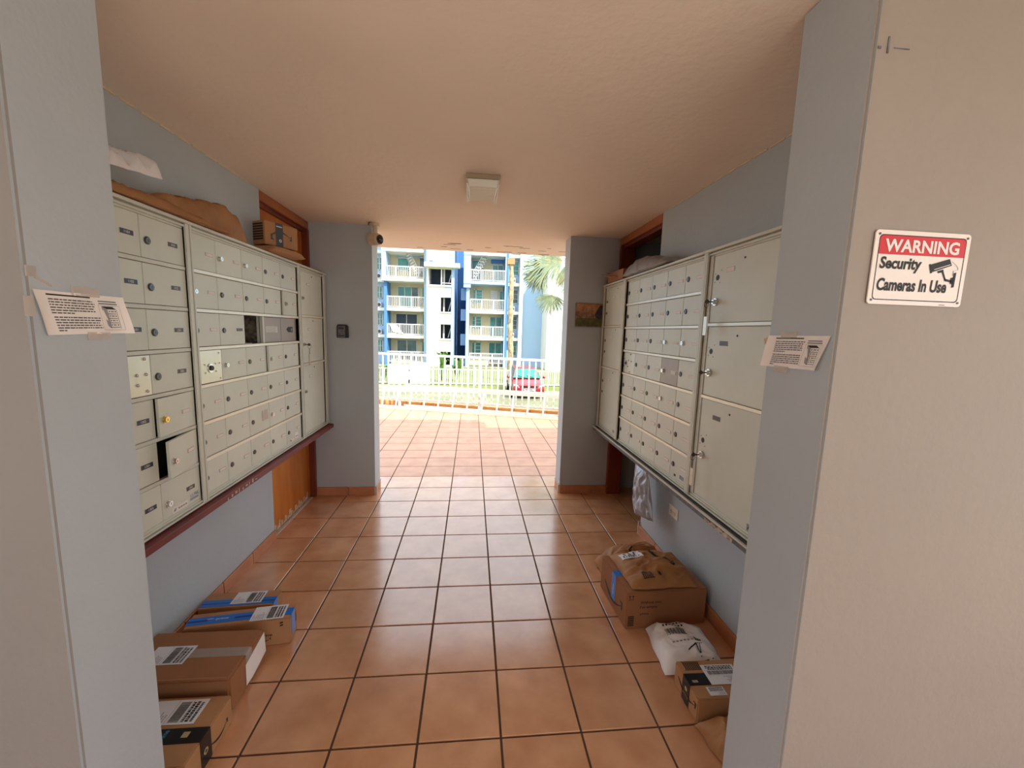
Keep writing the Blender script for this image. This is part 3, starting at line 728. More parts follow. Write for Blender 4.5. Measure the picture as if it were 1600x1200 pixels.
for k, (d, T2) in enumerate(df):
    z0, z1 = RN[k], RN[k+1]
    zl = {2: 1.925, 1: 1.543, 0: 1.060}[k]
    part('key_hole', 'black', d, lambda b: b.cyl((-.620, -.001, zl+.0), (-.620, .0012, zl), .0145, 16), T2)
    for (du, dz) in ((.028, .034), (.022, -.028), (-.02, .02), (-.022, -.022)):
        part('screw_hole', 'lock', d, lambda b: b.cyl((-.620+du, 0, zl+dz), (-.620+du, .0012, zl+dz), .003, 6), T2)
    part('screw_hole', 'black', d, lambda b: b.cyl((-.415, -.001, z1-.055), (-.415, .0015, z1-.055), .0055, 10), T2)
    platepart(d, T2, -.517, z1-.095, .064, .024, m='plate_silver' if k == 2 else 'plate_brown')
    zk = {2: 1.800, 1: 1.430, 0: .980}[k]
    part('lock_knob', 'lock_bright', d, lambda b: (b.cyl((-.615, 0, zk), (-.615, .010, zk), .022, 18, r2=.019), b.cyl((-.615, .010, zk), (-.615, .022, zk), .013, 16, r2=.011)), T2, smooth=True, angle=.5)
    if k == 0:
        part('sticker', ['paper', 'black', 'ink_pale'], d, lambda b: (b.box(-.215, -.13, 0, .001, z0+.013, z0+.047, 2), put_text(b, 'AF', (-.193, .0016, z0+.031), (1, 0, 0), (0, 0, 1), .036, .020, 1, .02, .2)), T2)
# keys left in the parcel locks
def key(label, T, u, z, tagc=None, n0=.022, drop=.06, tl=.10):
    k = thing('locker_key', label, 'key', T((u, n0, z)), 'keys left in the parcel locks')
    part('key_head', 'lock', k, lambda b: (b.box(u-.0015, u+.0015, n0-.004, n0+.022, z-.004, z+.004), b.cyl((u-.0015, n0+.028, z), (u+.0015, n0+.028, z), .011, 14)), T)
    if tagc:
        def rg(b):
            pts = [(u, n0+.030+.013*math.sin(t), z-.014+.016*math.cos(t)) for t in [2*PI*i/16 for i in range(17)]]
            b.tube(pts, .0013, 6)
            for i in range(5):
                zz = z-.034-i*.009
                pts = [(u+(.003*math.cos(t) if i % 2 else 0), n0+.030+(0 if i % 2 else .003*math.cos(t)), zz+.006*math.sin(t)) for t in [2*PI*j/8 for j in range(9)]]
                b.tube(pts, .0010, 5)
        part('key_ring', 'lock', k, rg, T)
        zt = z-.075
        part('key_tag', tagc, k, lambda b: b.box(u-.015, u+.015, n0+.026, n0+.031, zt-tl, zt), T, bevel=.002)
    return k
key('key with chain and narrow metal tag in the top door of the near right locker', TR, -.615, 1.800, 'steel', tl=.10)
key('lone key stuck in the middle door of the near right locker', TR, -.615, 1.430)
key('key with chain and wide pale tag in the bottom door of the near right locker', TR, -.615, .980, 'outlet', tl=.10)
key('key with hanging tag on the narrow left parcel column', TL, 1.972, 1.463, 'steel', n0=.012, tl=.09)

# --- ledges under the banks
lg = thing('wall_shelf', 'dark red painted wooden shelf under the left mailboxes', 'shelf', (-1.19, 1.2, .66))
boxpart('shelf_board', 'ledge_red', lg, -1.268, -1.095, .02, 2.466, .672, .706, bevel=.003)
part('bare_spot', 'chip', lg, lambda b: [b.box(-1.0950, -1.0945, .78+k*.035, .78+k*.035+.02*((k % 3)+1)/3, .676+.004*(k % 3), .69+.004*(k % 4)) for k in range(9)])
boxpart('back_strip', 'alu', lg, -1.268, -1.150, .14, 2.44, .706, .712)
lh = thing('wall_shelf', 'worn grey shelf with chipped near end under the right mailboxes', 'shelf', (1.50, 1.2, .66))
boxpart('shelf_board', 'ledge_grey', lh, 1.408, 1.578, .12, 2.466, .668, .700, bevel=.004)
boxpart('edge_strip', 'alu', lh, 1.400, 1.412, .12, 2.462, .700, .708)
part('chipped_edge', 'chip', lh, lambda b: [b.box(1.4065-.0006*(k % 3), 1.409, .245+k*.019, .265+k*.019, .669+.004*((k*5) % 3), .688+.004*((k*7) % 3)-(.0009*k)) for k in range(12)])

# ------------------------------------------------------------ parcels
def frame_box(cx, cy, rot, z=0):
    return Matrix.Translation((cx, cy, z)) @ Matrix.Rotation(rot, 4, 'Z')
def carton(name, label, cx, cy, rot, lx, ly, h, z=0, m='kraft', round_=.004):
    t = thing(name, label, 'box', (cx, cy, z), None)
    A = frame_box(cx, cy, rot, z)
    b = MB(); b.box(-lx/2, lx/2, -ly/2, ly/2, 0.0005, h, A=A)
    b.build('box_body', m, t, bevel=round_, seg=2)
    return t, A
def deco(t, A, name, m, fn, fix=True):
    b = MB(lambda q: A @ Vector(q)); fn(b); return b.build(name, m, t, fix=fix)
def ship_label(t, A, o, u, v, w_, h_, seed, name='shipping_label', bars=True, style=0):
    """o = lower left corner, u/v unit vectors, in the box frame"""
    o, u, v = Vector(o), Vector(u), Vector(v); n = u.cross(v)
    def f(b):
        q = [o, o+u*w_, o+u*w_+v*h_, o+v*h_]
        b.prism(q, n*.0008, 0); rr = random.Random(seed); e = n*.0012
        def rc(x0, x1, y0, y1, mi=1): b.face([o+u*(x0*w_)+v*(y0*h_)+e, o+u*(x1*w_)+v*(y0*h_)+e, o+u*(x1*w_)+v*(y1*h_)+e, o+u*(x0*w_)+v*(y1*h_)+e], mi)
        for k in range(7):
            y = .92-k*.05; x = .06
            while x < .30+.3*rr.random():
                e2 = x+.02+.05*rr.random(); rc(x, e2, y, y+.022, 2); x = e2+.015
        x = .08
        while x < .90:
            e2 = x+.006+.014*rr.random(); rc(x, e2, .32, .52, 1); x = e2+.010
        for k in range(3):
            x = .08
            while x < .85:
                e2 = x+.03+.06*rr.random(); rc(x, e2, .06+k*.08, .06+k*.08+(.05 if k != 1 else .06), 1); x = e2+.02
        rc(.04, .96, .565, .572, 2); rc(.04, .96, .28, .287, 2)
    b = MB(lambda q: A @ Vector(q)); f(b)
    return b.build(name, ['label', 'black', 'ink_pale'], t, fix=False)
def smile(b, o, u, v, L_, mi=0, flip=1):
    """curved arrow mark: an arc with a small head"""
    o, u, v = Vector(o), Vector(u), Vector(v); pr = None; N_ = 18
    for k in range(N_+1):
        t = k/N_; x = (t-.5)*L_; y = -.22*L_*math.sin(PI*(t*.92+.04))*flip
        th = .032*L_*(.35+1.1*math.sin(PI*min(1, t*1.05+.1)))
        c = (o+u*x+v*(y+th), o+u*x+v*(y-th))
        if pr: b.face([pr[0], c[0], c[1], pr[1]], mi)
        pr = c
    e = o+u*(.5*L_)+v*(-.05*L_*flip)
    b.face([e+u*(-.10*L_)+v*(.10*L_*flip), e+u*(.03*L_)+v*(.11*L_*flip), e+u*(.02*L_)+v*(-.08*L_*flip), e+u*(-.03*L_)+v*(-.08*L_*flip), e+u*(-.03*L_)+v*(.06*L_*flip), e+u*(-.10*L_)+v*(.06*L_*flip)], mi)
X1, Y1, Z1 = Vector((1, 0, 0)), Vector((0, 1, 0)), Vector((0, 0, 1))

# left floor, from far to near
t, A = carton('parcel_box', 'small blue-taped parcel, farthest of the boxes on the left floor', -1.062, .788, .06, .37, .135, .098, m='kraft')
lx, ly, h = .37, .135, .098
deco(t, A, 'tape', ['blue_tape', 'blue_dark'], lambda b: (b.box(-lx/2-.001, lx/2+.001, -.052, .004, h, h+.0012, 0), b.box(lx/2, lx/2+.0012, -.052, .004, h-.055, h+.0012, 0), b.box(-lx/2, lx/2, -.030, -.024, h+.0012, h+.0016, 1)))
ship_label(t, A, (.115, -.040, h+.0014), Vector((0, 1, 0)), Vector((-1, 0, 0)), .10, .155, 11)
t, A = carton('parcel_box', 'long blue-taped parcel printed prime, second from the far end on the left floor', -.952, .588, .13, .475, .112, .142)
lx, ly, h = .475, .112, .142
deco(t, A, 'tape', ['blue_tape', 'blue_dark', 'label'], lambda b: (b.box(-lx/2-.001, lx/2+.001, -.032, .024, h, h+.0012, 0), b.box(lx/2, lx/2+.0012, -.032, .024, .03, h+.0012, 0), b.box(-.03, .08, -.012, .000, h+.0012, h+.0016, 1), b.box(-.235, -.15, -.012, .0, h+.0012, h+.0016, 1), put_text(b, 'prime', (-.085, -.004, h+.0018), X1, Y1, .055, .016, 2, .01), b.box(-.155, -.125, .002, .005, h+.0012, h+.0017, 2)), fix=False)
ship_label(t, A, (.205, -.052, h+.0016), Vector((0, 1, 0)), Vector((-1, 0, 0)), .105, .155, 12)
deco(t, A, 'lettering', ['black'], lambda b: put_text(b, 'prime', (.118, -ly/2-.0008, .058), X1, Z1, .072, .020, 0, .012), fix=False)
deco(t, A, 'curved_arrow', ['black'], lambda b: smile(b, (.115, -ly/2-.0008, .042), X1, Z1, .06), fix=False)
deco(t, A, 'printed_mark', ['black'], lambda b: (b.face([(.19, -ly/2-.0008, .122), (.205, -ly/2-.0008, .126), (.205, -ly/2-.0008, .118), (.19, -ly/2-.0008, .114)]), b.face([(.19, -ly/2-.0008, .108), (.205, -ly/2-.0008, .112), (.205, -ly/2-.0008, .104), (.19, -ly/2-.0008, .100)]), b.face([(lx/2+.0008, .030, .11), (lx/2+.0008, .045, .11), (lx/2+.0008, .045, .055), (lx/2+.0008, .030, .055)])), fix=False)
t, A = carton('parcel_box', 'large flat brown carton with a white sheet on its end, against the left wall', -1.024, .322, .0, .478, .292, .162, m='kraft_dark', round_=.009)
lx, ly, h = .478, .292, .162
ship_label(t, A, (.00, -.055, h+.001), Vector((0, 1, 0)), Vector((-1, 0, 0)), .105, .165, 13)
def wsheet(b):
    x = lx/2+.002
    b.prism([(x, -.030, .022), (x, -.028, .120), (x, .135, .150), (x, .143, .045), (x, .02, .020)], (.0012, 0, 0), 0)
deco(t, A, 'white_sheet', 'paper', wsheet)
deco(t, A, 'clear_tape', 'tape_clear', lambda b: (b.box(-lx/2, lx/2, -.020, .030, h, h+.0006), b.box(lx/2, lx/2+.0006, -.02, .03, .02, h)))
deco(t, A, 'flap_seam', 'kraft', lambda b: (b.box(-lx/2+.01, lx/2-.01, .004, .0055, h, h+.0008), b.box(-lx/2+.01, lx/2-.015, -ly/2+.010, -ly/2+.013, h-.001, h+.0008)))
t, A = carton('parcel_box', 'brown carton with black printed tape and a big label, nearest on the left floor', -1.005, .008, .0, .488, .275, .120)
lx, ly, h = .488, .275, .120
ship_label(t, A, (.175, .018, h+.001), Vector((0, 1, 0)), Vector((-1, 0, 0)), .105, .19, 14)
deco(t, A, 'tape', ['tape_black', 'teal_print', 'gold_print'], lambda b: (b.box(-lx/2-.001, lx/2+.001, -.058, .002, h, h+.0014, 0), b.box(lx/2, lx/2+.0014, -.058, .002, .0, h+.0014, 0), put_text(b, 'prime', (.105, -.028, h+.0020), Vector((0, 1, 0)), Vector((-1, 0, 0)), .046, .022, 1, .012), b.box(.165, .188, -.036, -.014, h+.0014, h+.0018, 2), b.box(.05, .053, -.05, -.005, h+.0014, h+.0018, 2), b.cyl((.012, -.028, h+.0014), (.012, -.028, h+.0018), .012, 14, 2), b.cyl((.012, -.028, h+.0018), (.012, -.028, h+.002), .009, 14, 0), b.cyl((lx/2+.0014, -.03, .055), (lx/2+.0018, -.03, .055), .012, 14, 2), b.cyl((lx/2+.0018, -.03, .055), (lx/2+.002, -.03, .055), .006, 14, 0)), fix=False)
deco(t, A, 'printed_mark', 'black', lambda b: smile(b, (lx/2+.0008, .052, .048), Y1, Z1, .10, 0, 1), fix=False)

# crumpled bags ----------------------------------------------------------
class Bag:
    def __init__(s, a, b, c, d, h, n=Vector((0, 0, 1)), crumple=.010, seed=0, low=0.15, scale=9, flat=.25, hf=None, pw=2.6, wave=.0):
        s.c = [Vector(q) for q in (a, b, c, d)]; s.h = h; s.n = Vector(n).normalized(); s.cr = crumple; s.seed = seed
        s.low = low; s.sc = scale; s.hf = hf; s.pw = pw; s.wave = wave
    def base(s, u, v):
        a, b, c, d = s.c
        return (a*(1-u)+b*u)*(1-v)+(d*(1-u)+c*u)*v
    def prof(s, u, v):
        f = (max(0, 1-abs(2*u-1)**s.pw)*max(0, 1-abs(2*v-1)**s.pw))**.55
        return f*(s.hf(u, v) if s.hf else 1.0)
    def nz(s, p, k=1.0):
        q = p*s.sc*k*1.15+Vector((s.seed*3.1, s.seed*1.7, s.seed*.9))
        q = q+Vector((noise.noise(q*.6), noise.noise(q*.6+Vector((7, 0, 0))), 0))*.8
        q = Vector((q.x*.75+q.y*.35, q.y*1.3-q.x*.25, q.z))
        d = noise.voronoi(q, distance_metric='DISTANCE')[0]
        return noise.noise(q*.5)*.6+(d[1]-d[0])*-1.1+d[0]*.9
    def top(s, u, v, off=0):
        p = s.base(u, v); f = s.prof(u, v)
        e = .35+.65*min(1, f*1.5)
        z = s.h*f + s.cr*s.nz(p)*e + s.cr*.35*s.nz(p, 2.7)*e
        edge = (1-f)
        j = Vector((noise.noise(p*14+Vector((5, s.seed, 0))), noise.noise(p*14+Vector((9, 0, s.seed))), 0))*s.cr*.7*edge
        return p+s.n*(max(z, .002)+off+s.low*s.h*(1 if edge > .99 else 1))+j
    def bot(s, u, v):
        p = s.base(u, v); f = s.prof(u, v)
        j = Vector((noise.noise(p*14+Vector((5, s.seed, 0))), noise.noise(p*14+Vector((9, 0, s.seed))), 0))*s.cr*.7*(1-f)
        k = min(1, f*2.2)
        return p+s.n*(s.low*s.h*(1-k)+.001)+j
    def mesh(s, b, nu=44, nv=38, mi=0):
        T_r = [[s.top(i/nu, j/nv) for i in range(nu+1)] for j in range(nv+1)]
        B_r = [[s.bot(i/nu, j/nv) for i in range(nu+1)] for j in range(nv+1)]
        for j in range(nv+1):
            for i in range(nu+1):
                if i in (0, nu) or j in (0, nv):
                    pass
        b.grid(T_r, mi); b.grid([r[::-1] for r in B_r], mi)
        for side in ([(i, 0) for i in range(nu+1)], [(i, nv) for i in range(nu, -1, -1)], [(0, j) for j in range(nv, -1, -1)], [(nu, j) for j in range(nv+1)]):
            for (i0, j0), (i1, j1) in zip(side[:-1], side[1:]):
                b.face([B_r[j0][i0], B_r[j1][i1], T_r[j1][i1], T_r[j0][i0]], mi)
    def patch(s, b, u0, u1, v0, v1, off=.0015, nu=8, nv=8, mi=0):
        b.grid([[s.top(u0+(u1-u0)*i/nu, v0+(v1-v0)*j/nv, off) for i in range(nu+1)] for j in range(nv+1)], mi)
    def strip(s, b, pts, w0, off=.002, mi=0, sub=3):
        P = []
        for (a, c) in zip(pts[:-1], pts[1:]):
            for k in range(sub): t = k/sub; P.append((a[0]*(1-t)+c[0]*t, a[1]*(1-t)+c[1]*t))
        P.append(pts[-1]); n = len(P)
        for k in range(n-1):
            (x0, y0), (x1, y1) = P[k], P[k+1]; dx, dy = x1-x0, y1-y0; L_ = math.hypot(dx, dy) or 1
            nx, ny = -dy/L_, dx/L_
            wa = w0*(.35+.65*math.sin(PI*min(1, max(0, k/(n-1))*.8+.15))); wb = w0*(.35+.65*math.sin(PI*min(1, (k+1)/(n-1)*.8+.15)))
            b.face([s.top(x0+nx*wa, y0+ny*wa, off), s.top(x1+nx*wb, y1+ny*wb, off), s.top(x1-nx*wb, y1-ny*wb, off), s.top(x0-nx*wa, y0-ny*wa, off)], mi)
def bag(name, label, cat, bg, m, nu=46, nv=40, group=None):
    c = sum(bg.c, Vector())/4
    t = thing(name, label, cat, tuple(c), group)
    b = MB(); bg.mesh(b, nu, nv); b.build('envelope', m, t, smooth=True, angle=math.radians(38))
    return t
def on(t, name, m, fn): 
    b = MB(); fn(b); return b.build(name, m, t, fix=False)

# right floor
t, A = carton('parcel_box', 'large brown carton with a strip of blue tape on the right floor', 1.285, .758, .045, .475, .385, .214, m='kraft_dark')
lx, ly, h = .475, .385, .214
deco(t, A, 'tape', ['blue_tape', 'label'], lambda b: (b.box(-lx/2-.0012, -lx/2, -.035, .022, .055, h+.001, 0), b.box(-lx/2-.001, -.10, -.035, .022, h, h+.0012, 0), put_text(b, 'prime', (-lx/2-.0016, -.006, .12), Vector((0, 0, 1)), Vector((0, 1, 0)), .06, .016, 1, .01)), fix=False)
deco(t, A, 'curved_arrow', 'black', lambda b: smile(b, (-lx/2-.0008, -.005, .105), Vector((0, -1, 0)), Z1, .26), fix=False)
deco(t, A, 'lettering', 'black', lambda b: put_text(b, 'Without you,', (-.095, -ly/2-.0008, .152), X1, Z1, .125, .020, 0, .014), fix=False)
deco(t, A, 'lettering', 'black', lambda b: put_text(b, "I'm empty.", (-.105, -ly/2-.0008, .125), X1, Z1, .105, .020, 0, .014), fix=False)
deco(t, A, 'lettering', 'black', lambda b: put_text(b, 'prime', (-.13, -ly/2-.0008, .085), X1, Z1, .05, .016, 0, .012), fix=False)
deco(t, A, 'printed_mark', 'black', lambda b: ([b.face([(-.225+.0, -ly/2-.0008, .078-k*.0105), (-.190, -ly/2-.0008, .078-k*.0105), (-.190, -ly/2-.0008, .071-k*.0105), (-.225, -ly/2-.0008, .071-k*.0105)]) for k in range(6)],), fix=False)
deco(t, A, 'handling_symbol', 'black', lambda b: (
    [b.box(-.222+k*.018, -.219+k*.018, -ly/2-.001, -ly/2-.0005, .180, .196) for k in range(2)],
    [b.face([(-.227+k*.018, -ly/2-.0009, .193), (-.214+k*.018, -ly/2-.0009, .193), (-.2205+k*.018, -ly/2-.0009, .202)]) for k in range(2)],
    b.box(-.228, -.196, -ly/2-.001, -ly/2-.0005, .174, .1765)), fix=False)
bg = Bag((1.085, .968, .0), (1.545, .995, .0), (1.545, 1.235, .0), (1.085, 1.22, .0), .18, seed=2, crumple=.022, scale=8, low=.05, hf=lambda u, v: .85+.15*u)
t = bag('padded_mailer', 'crumpled brown paper mailer standing on the floor behind the large carton', 'mailer', bg, 'kraft_bag')
on(t, 'printed_mark', 'black', lambda b: bg.strip(b, [(.42, .25), (.40, .33), (.46, .42)], .02))
on(t, 'printed_mark', 'black', lambda b: (bg.strip(b, [(.62, .88), (.72, .92), (.82, .9), (.9, .84)], .02)))
bg = Bag((1.100, .575, .216), (1.485, .590, .216), (1.470, .930, .216), (1.075, .925, .216), .075, seed=5, crumple=.016, scale=9, low=.04, hf=lambda u, v: .75+.35*u*(v*.6+.4))
t = bag('padded_mailer', 'brown paper mailer with a curved arrow lying on top of the large carton', 'mailer', bg, 'kraft_bag')
on(t, 'printed_mark', 'black', lambda b: (bg.strip(b, [(.52, .86), (.55, .80), (.60, .68), (.66, .56), (.73, .45), (.78, .40)], .022),))
on(t, 'arrow_head', 'black', lambda b: bg.strip(b, [(.72, .38), (.80, .375), (.80, .46)], .014))
on(t, 'printed_mark', 'black', lambda b: (
    [bg.patch(b, .20+k*.025, .213+k*.025, .10, .22, .002, 1, 3) for k in range(6)], bg.patch(b, .19, .36, .095, .105, .002, 4, 1), bg.patch(b, .19, .36, .22, .23, .002, 4, 1), bg.patch(b, .45, .49, .14, .21, .002, 2, 2)))
lb = on(t, 'shipping_label', 'label', lambda b: bg.patch(b, .08, .42, .62, .86, .003, 8, 6))
on(t, 'label_print', 'ink', lambda b: [bg.patch(b, .11+k*.04, .135+k*.04, .66, .72+.1*(k % 2), .0045, 1, 2) for k in range(7)])
bg = Bag((1.130, .235, 0), (1.440, .215, 0), (1.455, .515, 0), (1.165, .545, 0), .088, seed=9, crumple=.013, scale=9, low=.12, pw=3.2)
t = bag('poly_mailer', 'white plastic mailer with a printed label on the right floor', 'mailer', bg, 'poly_white')
on(t, 'label_print', ['black', 'ink_pale'], lambda b: ([bg.patch(b, .22+k*.018, .22+k*.018+.006+.004*(k % 3), .50, .66, .002, 1, 3, 0) for k in range(18)], [bg.patch(b, .22+k*.055, .25+k*.055, .74, .78, .002, 2, 1, 0) for k in range(7)], [bg.patch(b, .22+k*.055, .25+k*.055, .82, .87, .002, 2, 1, 0) for k in range(7)], [bg.patch(b, .25+k*.06, .29+k*.06, .36, .39, .002, 2, 1, 1) for k in range(6)], [bg.patch(b, .62+k*.03, .64+k*.03, .3, .45, .002, 1, 2, 0) for k in range(3)], bg.strip(b, [(.45, .22), (.6, .3), (.62, .12), (.66, .3)], .01, mi=0), bg.strip(b, [(.2, .04), (.5, .05), (.8, .1)], .008, mi=0)))
t, A = carton('parcel_box', 'small brown carton with black tape and two labels on the right floor', 1.300, .100, -.02, .285, .205, .113, round_=.005)
lx, ly, h = .285, .205, .113
deco(t, A, 'tape', ['tape_black', 'gold_print', 'kraft'], lambda b: (b.box(-lx/2-.0012, -lx/2, -.034, .028, 0, h+.001, 0), b.box(-lx/2-.001, lx/2+.001, -.034, .028, h, h+.0012, 0), b.box(-lx/2+.02, -lx/2+.045, -.020, -.008, h+.0012, h+.0016, 1), b.cyl((-lx/2-.0012, -.004, .07), (-lx/2-.0016, -.004, .07), .010, 12, 1), put_text(b, 'prime', (-lx/2-.0018, -.004, .04), Vector((0, -1, 0)), Z1, .045, .016, 2, .01)), fix=False)
ship_label(t, A, (.110, .070, h+.0016), Vector((-1, 0, 0)), Vector((0, -1, 0)), .155, .105, 21)
ship_label(t, A, (-.005, -.045, h+.0012), Vector((-1, 0, 0)), Vector((0, -1, 0)), .075, .042, 22, 'barcode_label')
deco(t, A, 'curved_arrow', 'black', lambda b: smile(b, (-lx/2-.0014, -.01, .072), Vector((0, -1, 0)), Z1, .15), fix=False)
deco(t, A, 'printed_mark', 'black', lambda b: ([b.box(-.118+k*.0085, -.113+k*.0085, .050, .088, h, h+.0008) for k in range(9)], b.box(-.124, -.036, .046, .048, h, h+.0008), b.box(-.124, -.036, .090, .092, h, h+.0008)), fix=False)
bg = Bag((1.165, -.19, 0), (1.46, -.20, 0), (1.47, -.012, 0), (1.140, -.015, 0), .085, seed=13, crumple=.020, scale=10, low=.10)
t = bag('padded_mailer', 'tan paper mailer nearest on the right floor, partly behind the front pier', 'mailer', bg, 'kraft_bag')
# grey mailer hanging from the right shelf
bg = Bag((1.470, 1.455, .245), (1.470, 1.150, .330), (1.455, 1.275, .668), (1.455, 1.470, .668), .055, n=(-1, 0, .05), seed=17, crumple=.016, scale=9, low=.05, pw=2.2, hf=lambda u, v: .35+.9*(1-v))
t = bag('poly_mailer', 'silver grey plastic mailer hanging down from under the right shelf', 'mailer', bg, 'poly_silver')
# on top of the left mailboxes
ZT = 2.078
bg = Bag((-1.172, .52, ZT+.002), (-1.150, 1.22, ZT+.002), (-1.262, 1.22, ZT+.002), (-1.262, .52, ZT+.002), .165, seed=21, crumple=.020, scale=7, low=.05, pw=5.5, hf=lambda u, v: .45+.62*u)
t = bag('padded_mailer', 'bulky brown paper parcel with gathered end on top of the left mailboxes', 'mailer', bg, 'kraft_bag', 70, 34)
on(t, 'printed_mark', 'black', lambda b: bg.strip(b, [(.30, .40), (.36, .62), (.42, .72)], .018))
bg = Bag((-1.118, .14, ZT+.002), (-1.085, .94, ZT+.0005), (-1.142, .95, ZT+.0005), (-1.168, .14, ZT+.002), .040, seed=24, crumple=.012, scale=9, low=.10, pw=3.0, hf=lambda u, v: 1.15-.85*u)
t = bag('paper_bag', 'flat crumpled brown paper bag along the front edge of the left mailboxes', 'bag', bg, 'kraft_bag', 70, 16)
bg = Bag((-1.080, .17, ZT+.068), (-1.060, .43, ZT+.100), (-1.16, .52, ZT+.150), (-1.235, .17, ZT+.110), .030, seed=27, crumple=.032, scale=9, low=.1, pw=5.0)
t = bag('poly_mailer', 'white plastic mailer lying highest at the near end of the left mailboxes', 'mailer', bg, 'poly_white', 44, 26)
# tan flap / mailer with the dark-taped carton on it
bg = Bag((-1.085, 1.40, ZT+.001), (-1.020, 1.745, ZT+.004), (-1.245, 1.80, ZT+.001), (-1.262, 1.42, ZT+.001), .036, seed=31, crumple=.006, scale=6, low=.25, pw=6)
t = bag('padded_mailer', 'flat tan mailer under the grey-taped carton on top of the left mailboxes', 'mailer', bg, 'kraft', 20, 14)
ang = math.atan2(1.70-1.475, -1.06+1.18)
p1 = Vector((-1.175, 1.480, 0)); fu = Vector((math.cos(ang), math.sin(ang), 0)); fn_ = Vector((fu.y, -fu.x, 0))
Lf, Df, Hf = .252, .135, .152
cc = p1+fu*(Lf/2)-fn_*(Df/2)
t, A = carton('parcel_box', 'brown carton with grey tape and curved arrow on top of the left mailboxes', cc.x, cc.y, ang, Lf, Df, Hf, z=ZT+.060, round_=.004)
deco(t, A, 'tape', ['tape_slate', 'label'], lambda b: (b.box(-.045, .010, -Df/2-.001, -Df/2, .0, Hf+.001, 0), b.box(-.045, .010, -Df/2, Df/2, Hf, Hf+.001, 0), b.cyl((-.012, -Df/2-.001, .040), (-.012, -Df/2-.0016, .040), .010, 14, 1), b.cyl((-.012, -Df/2-.0016, .040), (-.012, -Df/2-.0020, .040), .005, 10, 0), b.box(-.040, .004, -Df/2-.0014, -Df/2-.001, .128, .134, 1)), fix=False)
deco(t, A, 'printed_mark', ['tape_slate', 'black'], lambda b: (smile(b, (-.005, -Df/2-.0018, .062), X1, Z1, .155, 0, -1), b.box(-.082, -.070, -Df/2-.0015, -Df/2-.0005, .042, .075, 0), b.box(-.082, -.060, -Df/2-.0015, -Df/2-.0005, .038, .046, 0),
    [b.box(-Lf/2-.0014, -Lf/2-.0005, -.055, .045, .030+k*.016, .040+k*.016, 1) for k in range(7)]), fix=False)
# on top of the right mailboxes
bg = Bag((1.400, 1.88, ZT+.002), (1.398, 1.12, ZT+.002), (1.560, 1.12, ZT+.002), (1.560, 1.88, ZT+.002), .115, seed=41, crumple=.012, scale=7, low=.06, pw=2.4, hf=lambda u, v: 1.25-.85*u)
t = bag('poly_mailer', 'grey plastic mailer on top of the right mailboxes', 'mailer', bg, 'poly_grey', 60, 30)
cb = thing('open_carton', 'open brown carton with a flap sticking out on top of the right mailboxes', 'box', (1.52, 2.15, ZT))
def opencarton(b):
    x0, x1, y0, y1, z0, h_ = 1.425, 1.570, 1.93, 2.32, ZT, .085
    b.box(x0, x1, y0, y1, z0, z0+.004); b.box(x0, x0+.004, y0, y1, z0, z0+h_); b.box(x1-.004, x1, y0, y1, z0, z0+h_); b.box(x0, x1, y0, y0+.004, z0, z0+h_); b.box(x0, x1, y1-.004, y1, z0, z0+h_)
part('box_body', 'kraft_dark', cb, opencarton)
part('flap', 'kraft', cb, lambda b: b.prism([(1.425, 2.05, ZT+.030), (1.425, 2.32, ZT+.062), (1.385, 2.395, ZT+.085), (1.375, 2.10, ZT+.030)], (.0, .0, .004)))
part('flap', 'kraft', cb, lambda b: b.prism([(1.425, 2.32, ZT+.085), (1.570, 2.32, ZT+.085), (1.565, 2.40, ZT+.11), (1.43, 2.40, ZT+.105)], (0, 0, .004)))

# ------------------------------------------------------------ terrace edge: kerb, railing, ladder
rl = lambda x, y0: y0 - 0.302*x
AX = Vector((1, -0.302, 0)).normalized()
kb_ = thing('terrace_kerb', None, None, (0, 7.05, 0)); struct(kb_, 'terracotta kerb along the terrace edge')
x = -4.0
while x < 4.6:
    p = Vector((x, rl(x, 6.90), 0)); A = Matrix.Translation(p) @ Matrix.Rotation(math.atan2(-.302, 1), 4, 'Z')
    b = MB(); b.box(0.004, .326, -.02, .16, 0, .085, A=A); b.build('kerb_tile', 'terrace_edge', kb_, bevel=.003)
    x += .33*AX.x
rg = thing('terrace_railing', 'white metal railing with square balusters along the terrace edge', 'railing', (0, 6.75, 0))
def along(x, y0=6.75, z=0): return Vector((x, rl(x, y0), z))
RA = Matrix.Rotation(math.atan2(-.302, 1), 4, 'Z')
def bar(name, m, root, x0, x1, y0, z0, z1, th):
    c = along((x0+x1)/2, y0, (z0+z1)/2); L_ = (x1-x0)/AX.x
    b = MB(); b.box(-L_/2, L_/2, -th/2, th/2, -(z1-z0)/2, (z1-z0)/2, A=Matrix.Translation(c) @ RA); return b.build(name, m, root)
bar('top_rail', 'white', rg, -3.4, 4.0, 6.75, 1.06, 1.10, .05)
bar('bottom_rail', 'white', rg, -3.4, 4.0, 6.75, .13, .165, .035)
x = -3.3; k = 0; p0 = None
while x < 3.9:
    c = along(x); big = k % 14 == 3
    s_ = .022 if big else .011
    if p0 is None or big:
        b = MB(); b.box(-s_, s_, -s_, s_, 0.0 if big else .16, 1.065, A=Matrix.Translation(c) @ RA)
        o = b.build('post' if big else 'baluster', 'white', rg)
        if not big: p0 = o; px0 = c
    else:
        o = p0.copy(); C.objects.link(o); o.parent = rg; o.location = c-px0
    x += .118; k += 1
ld = thing('ladder', 'long aluminium ladder lying on its side against the terrace railing', 'ladder', (0, 6.45, 0))
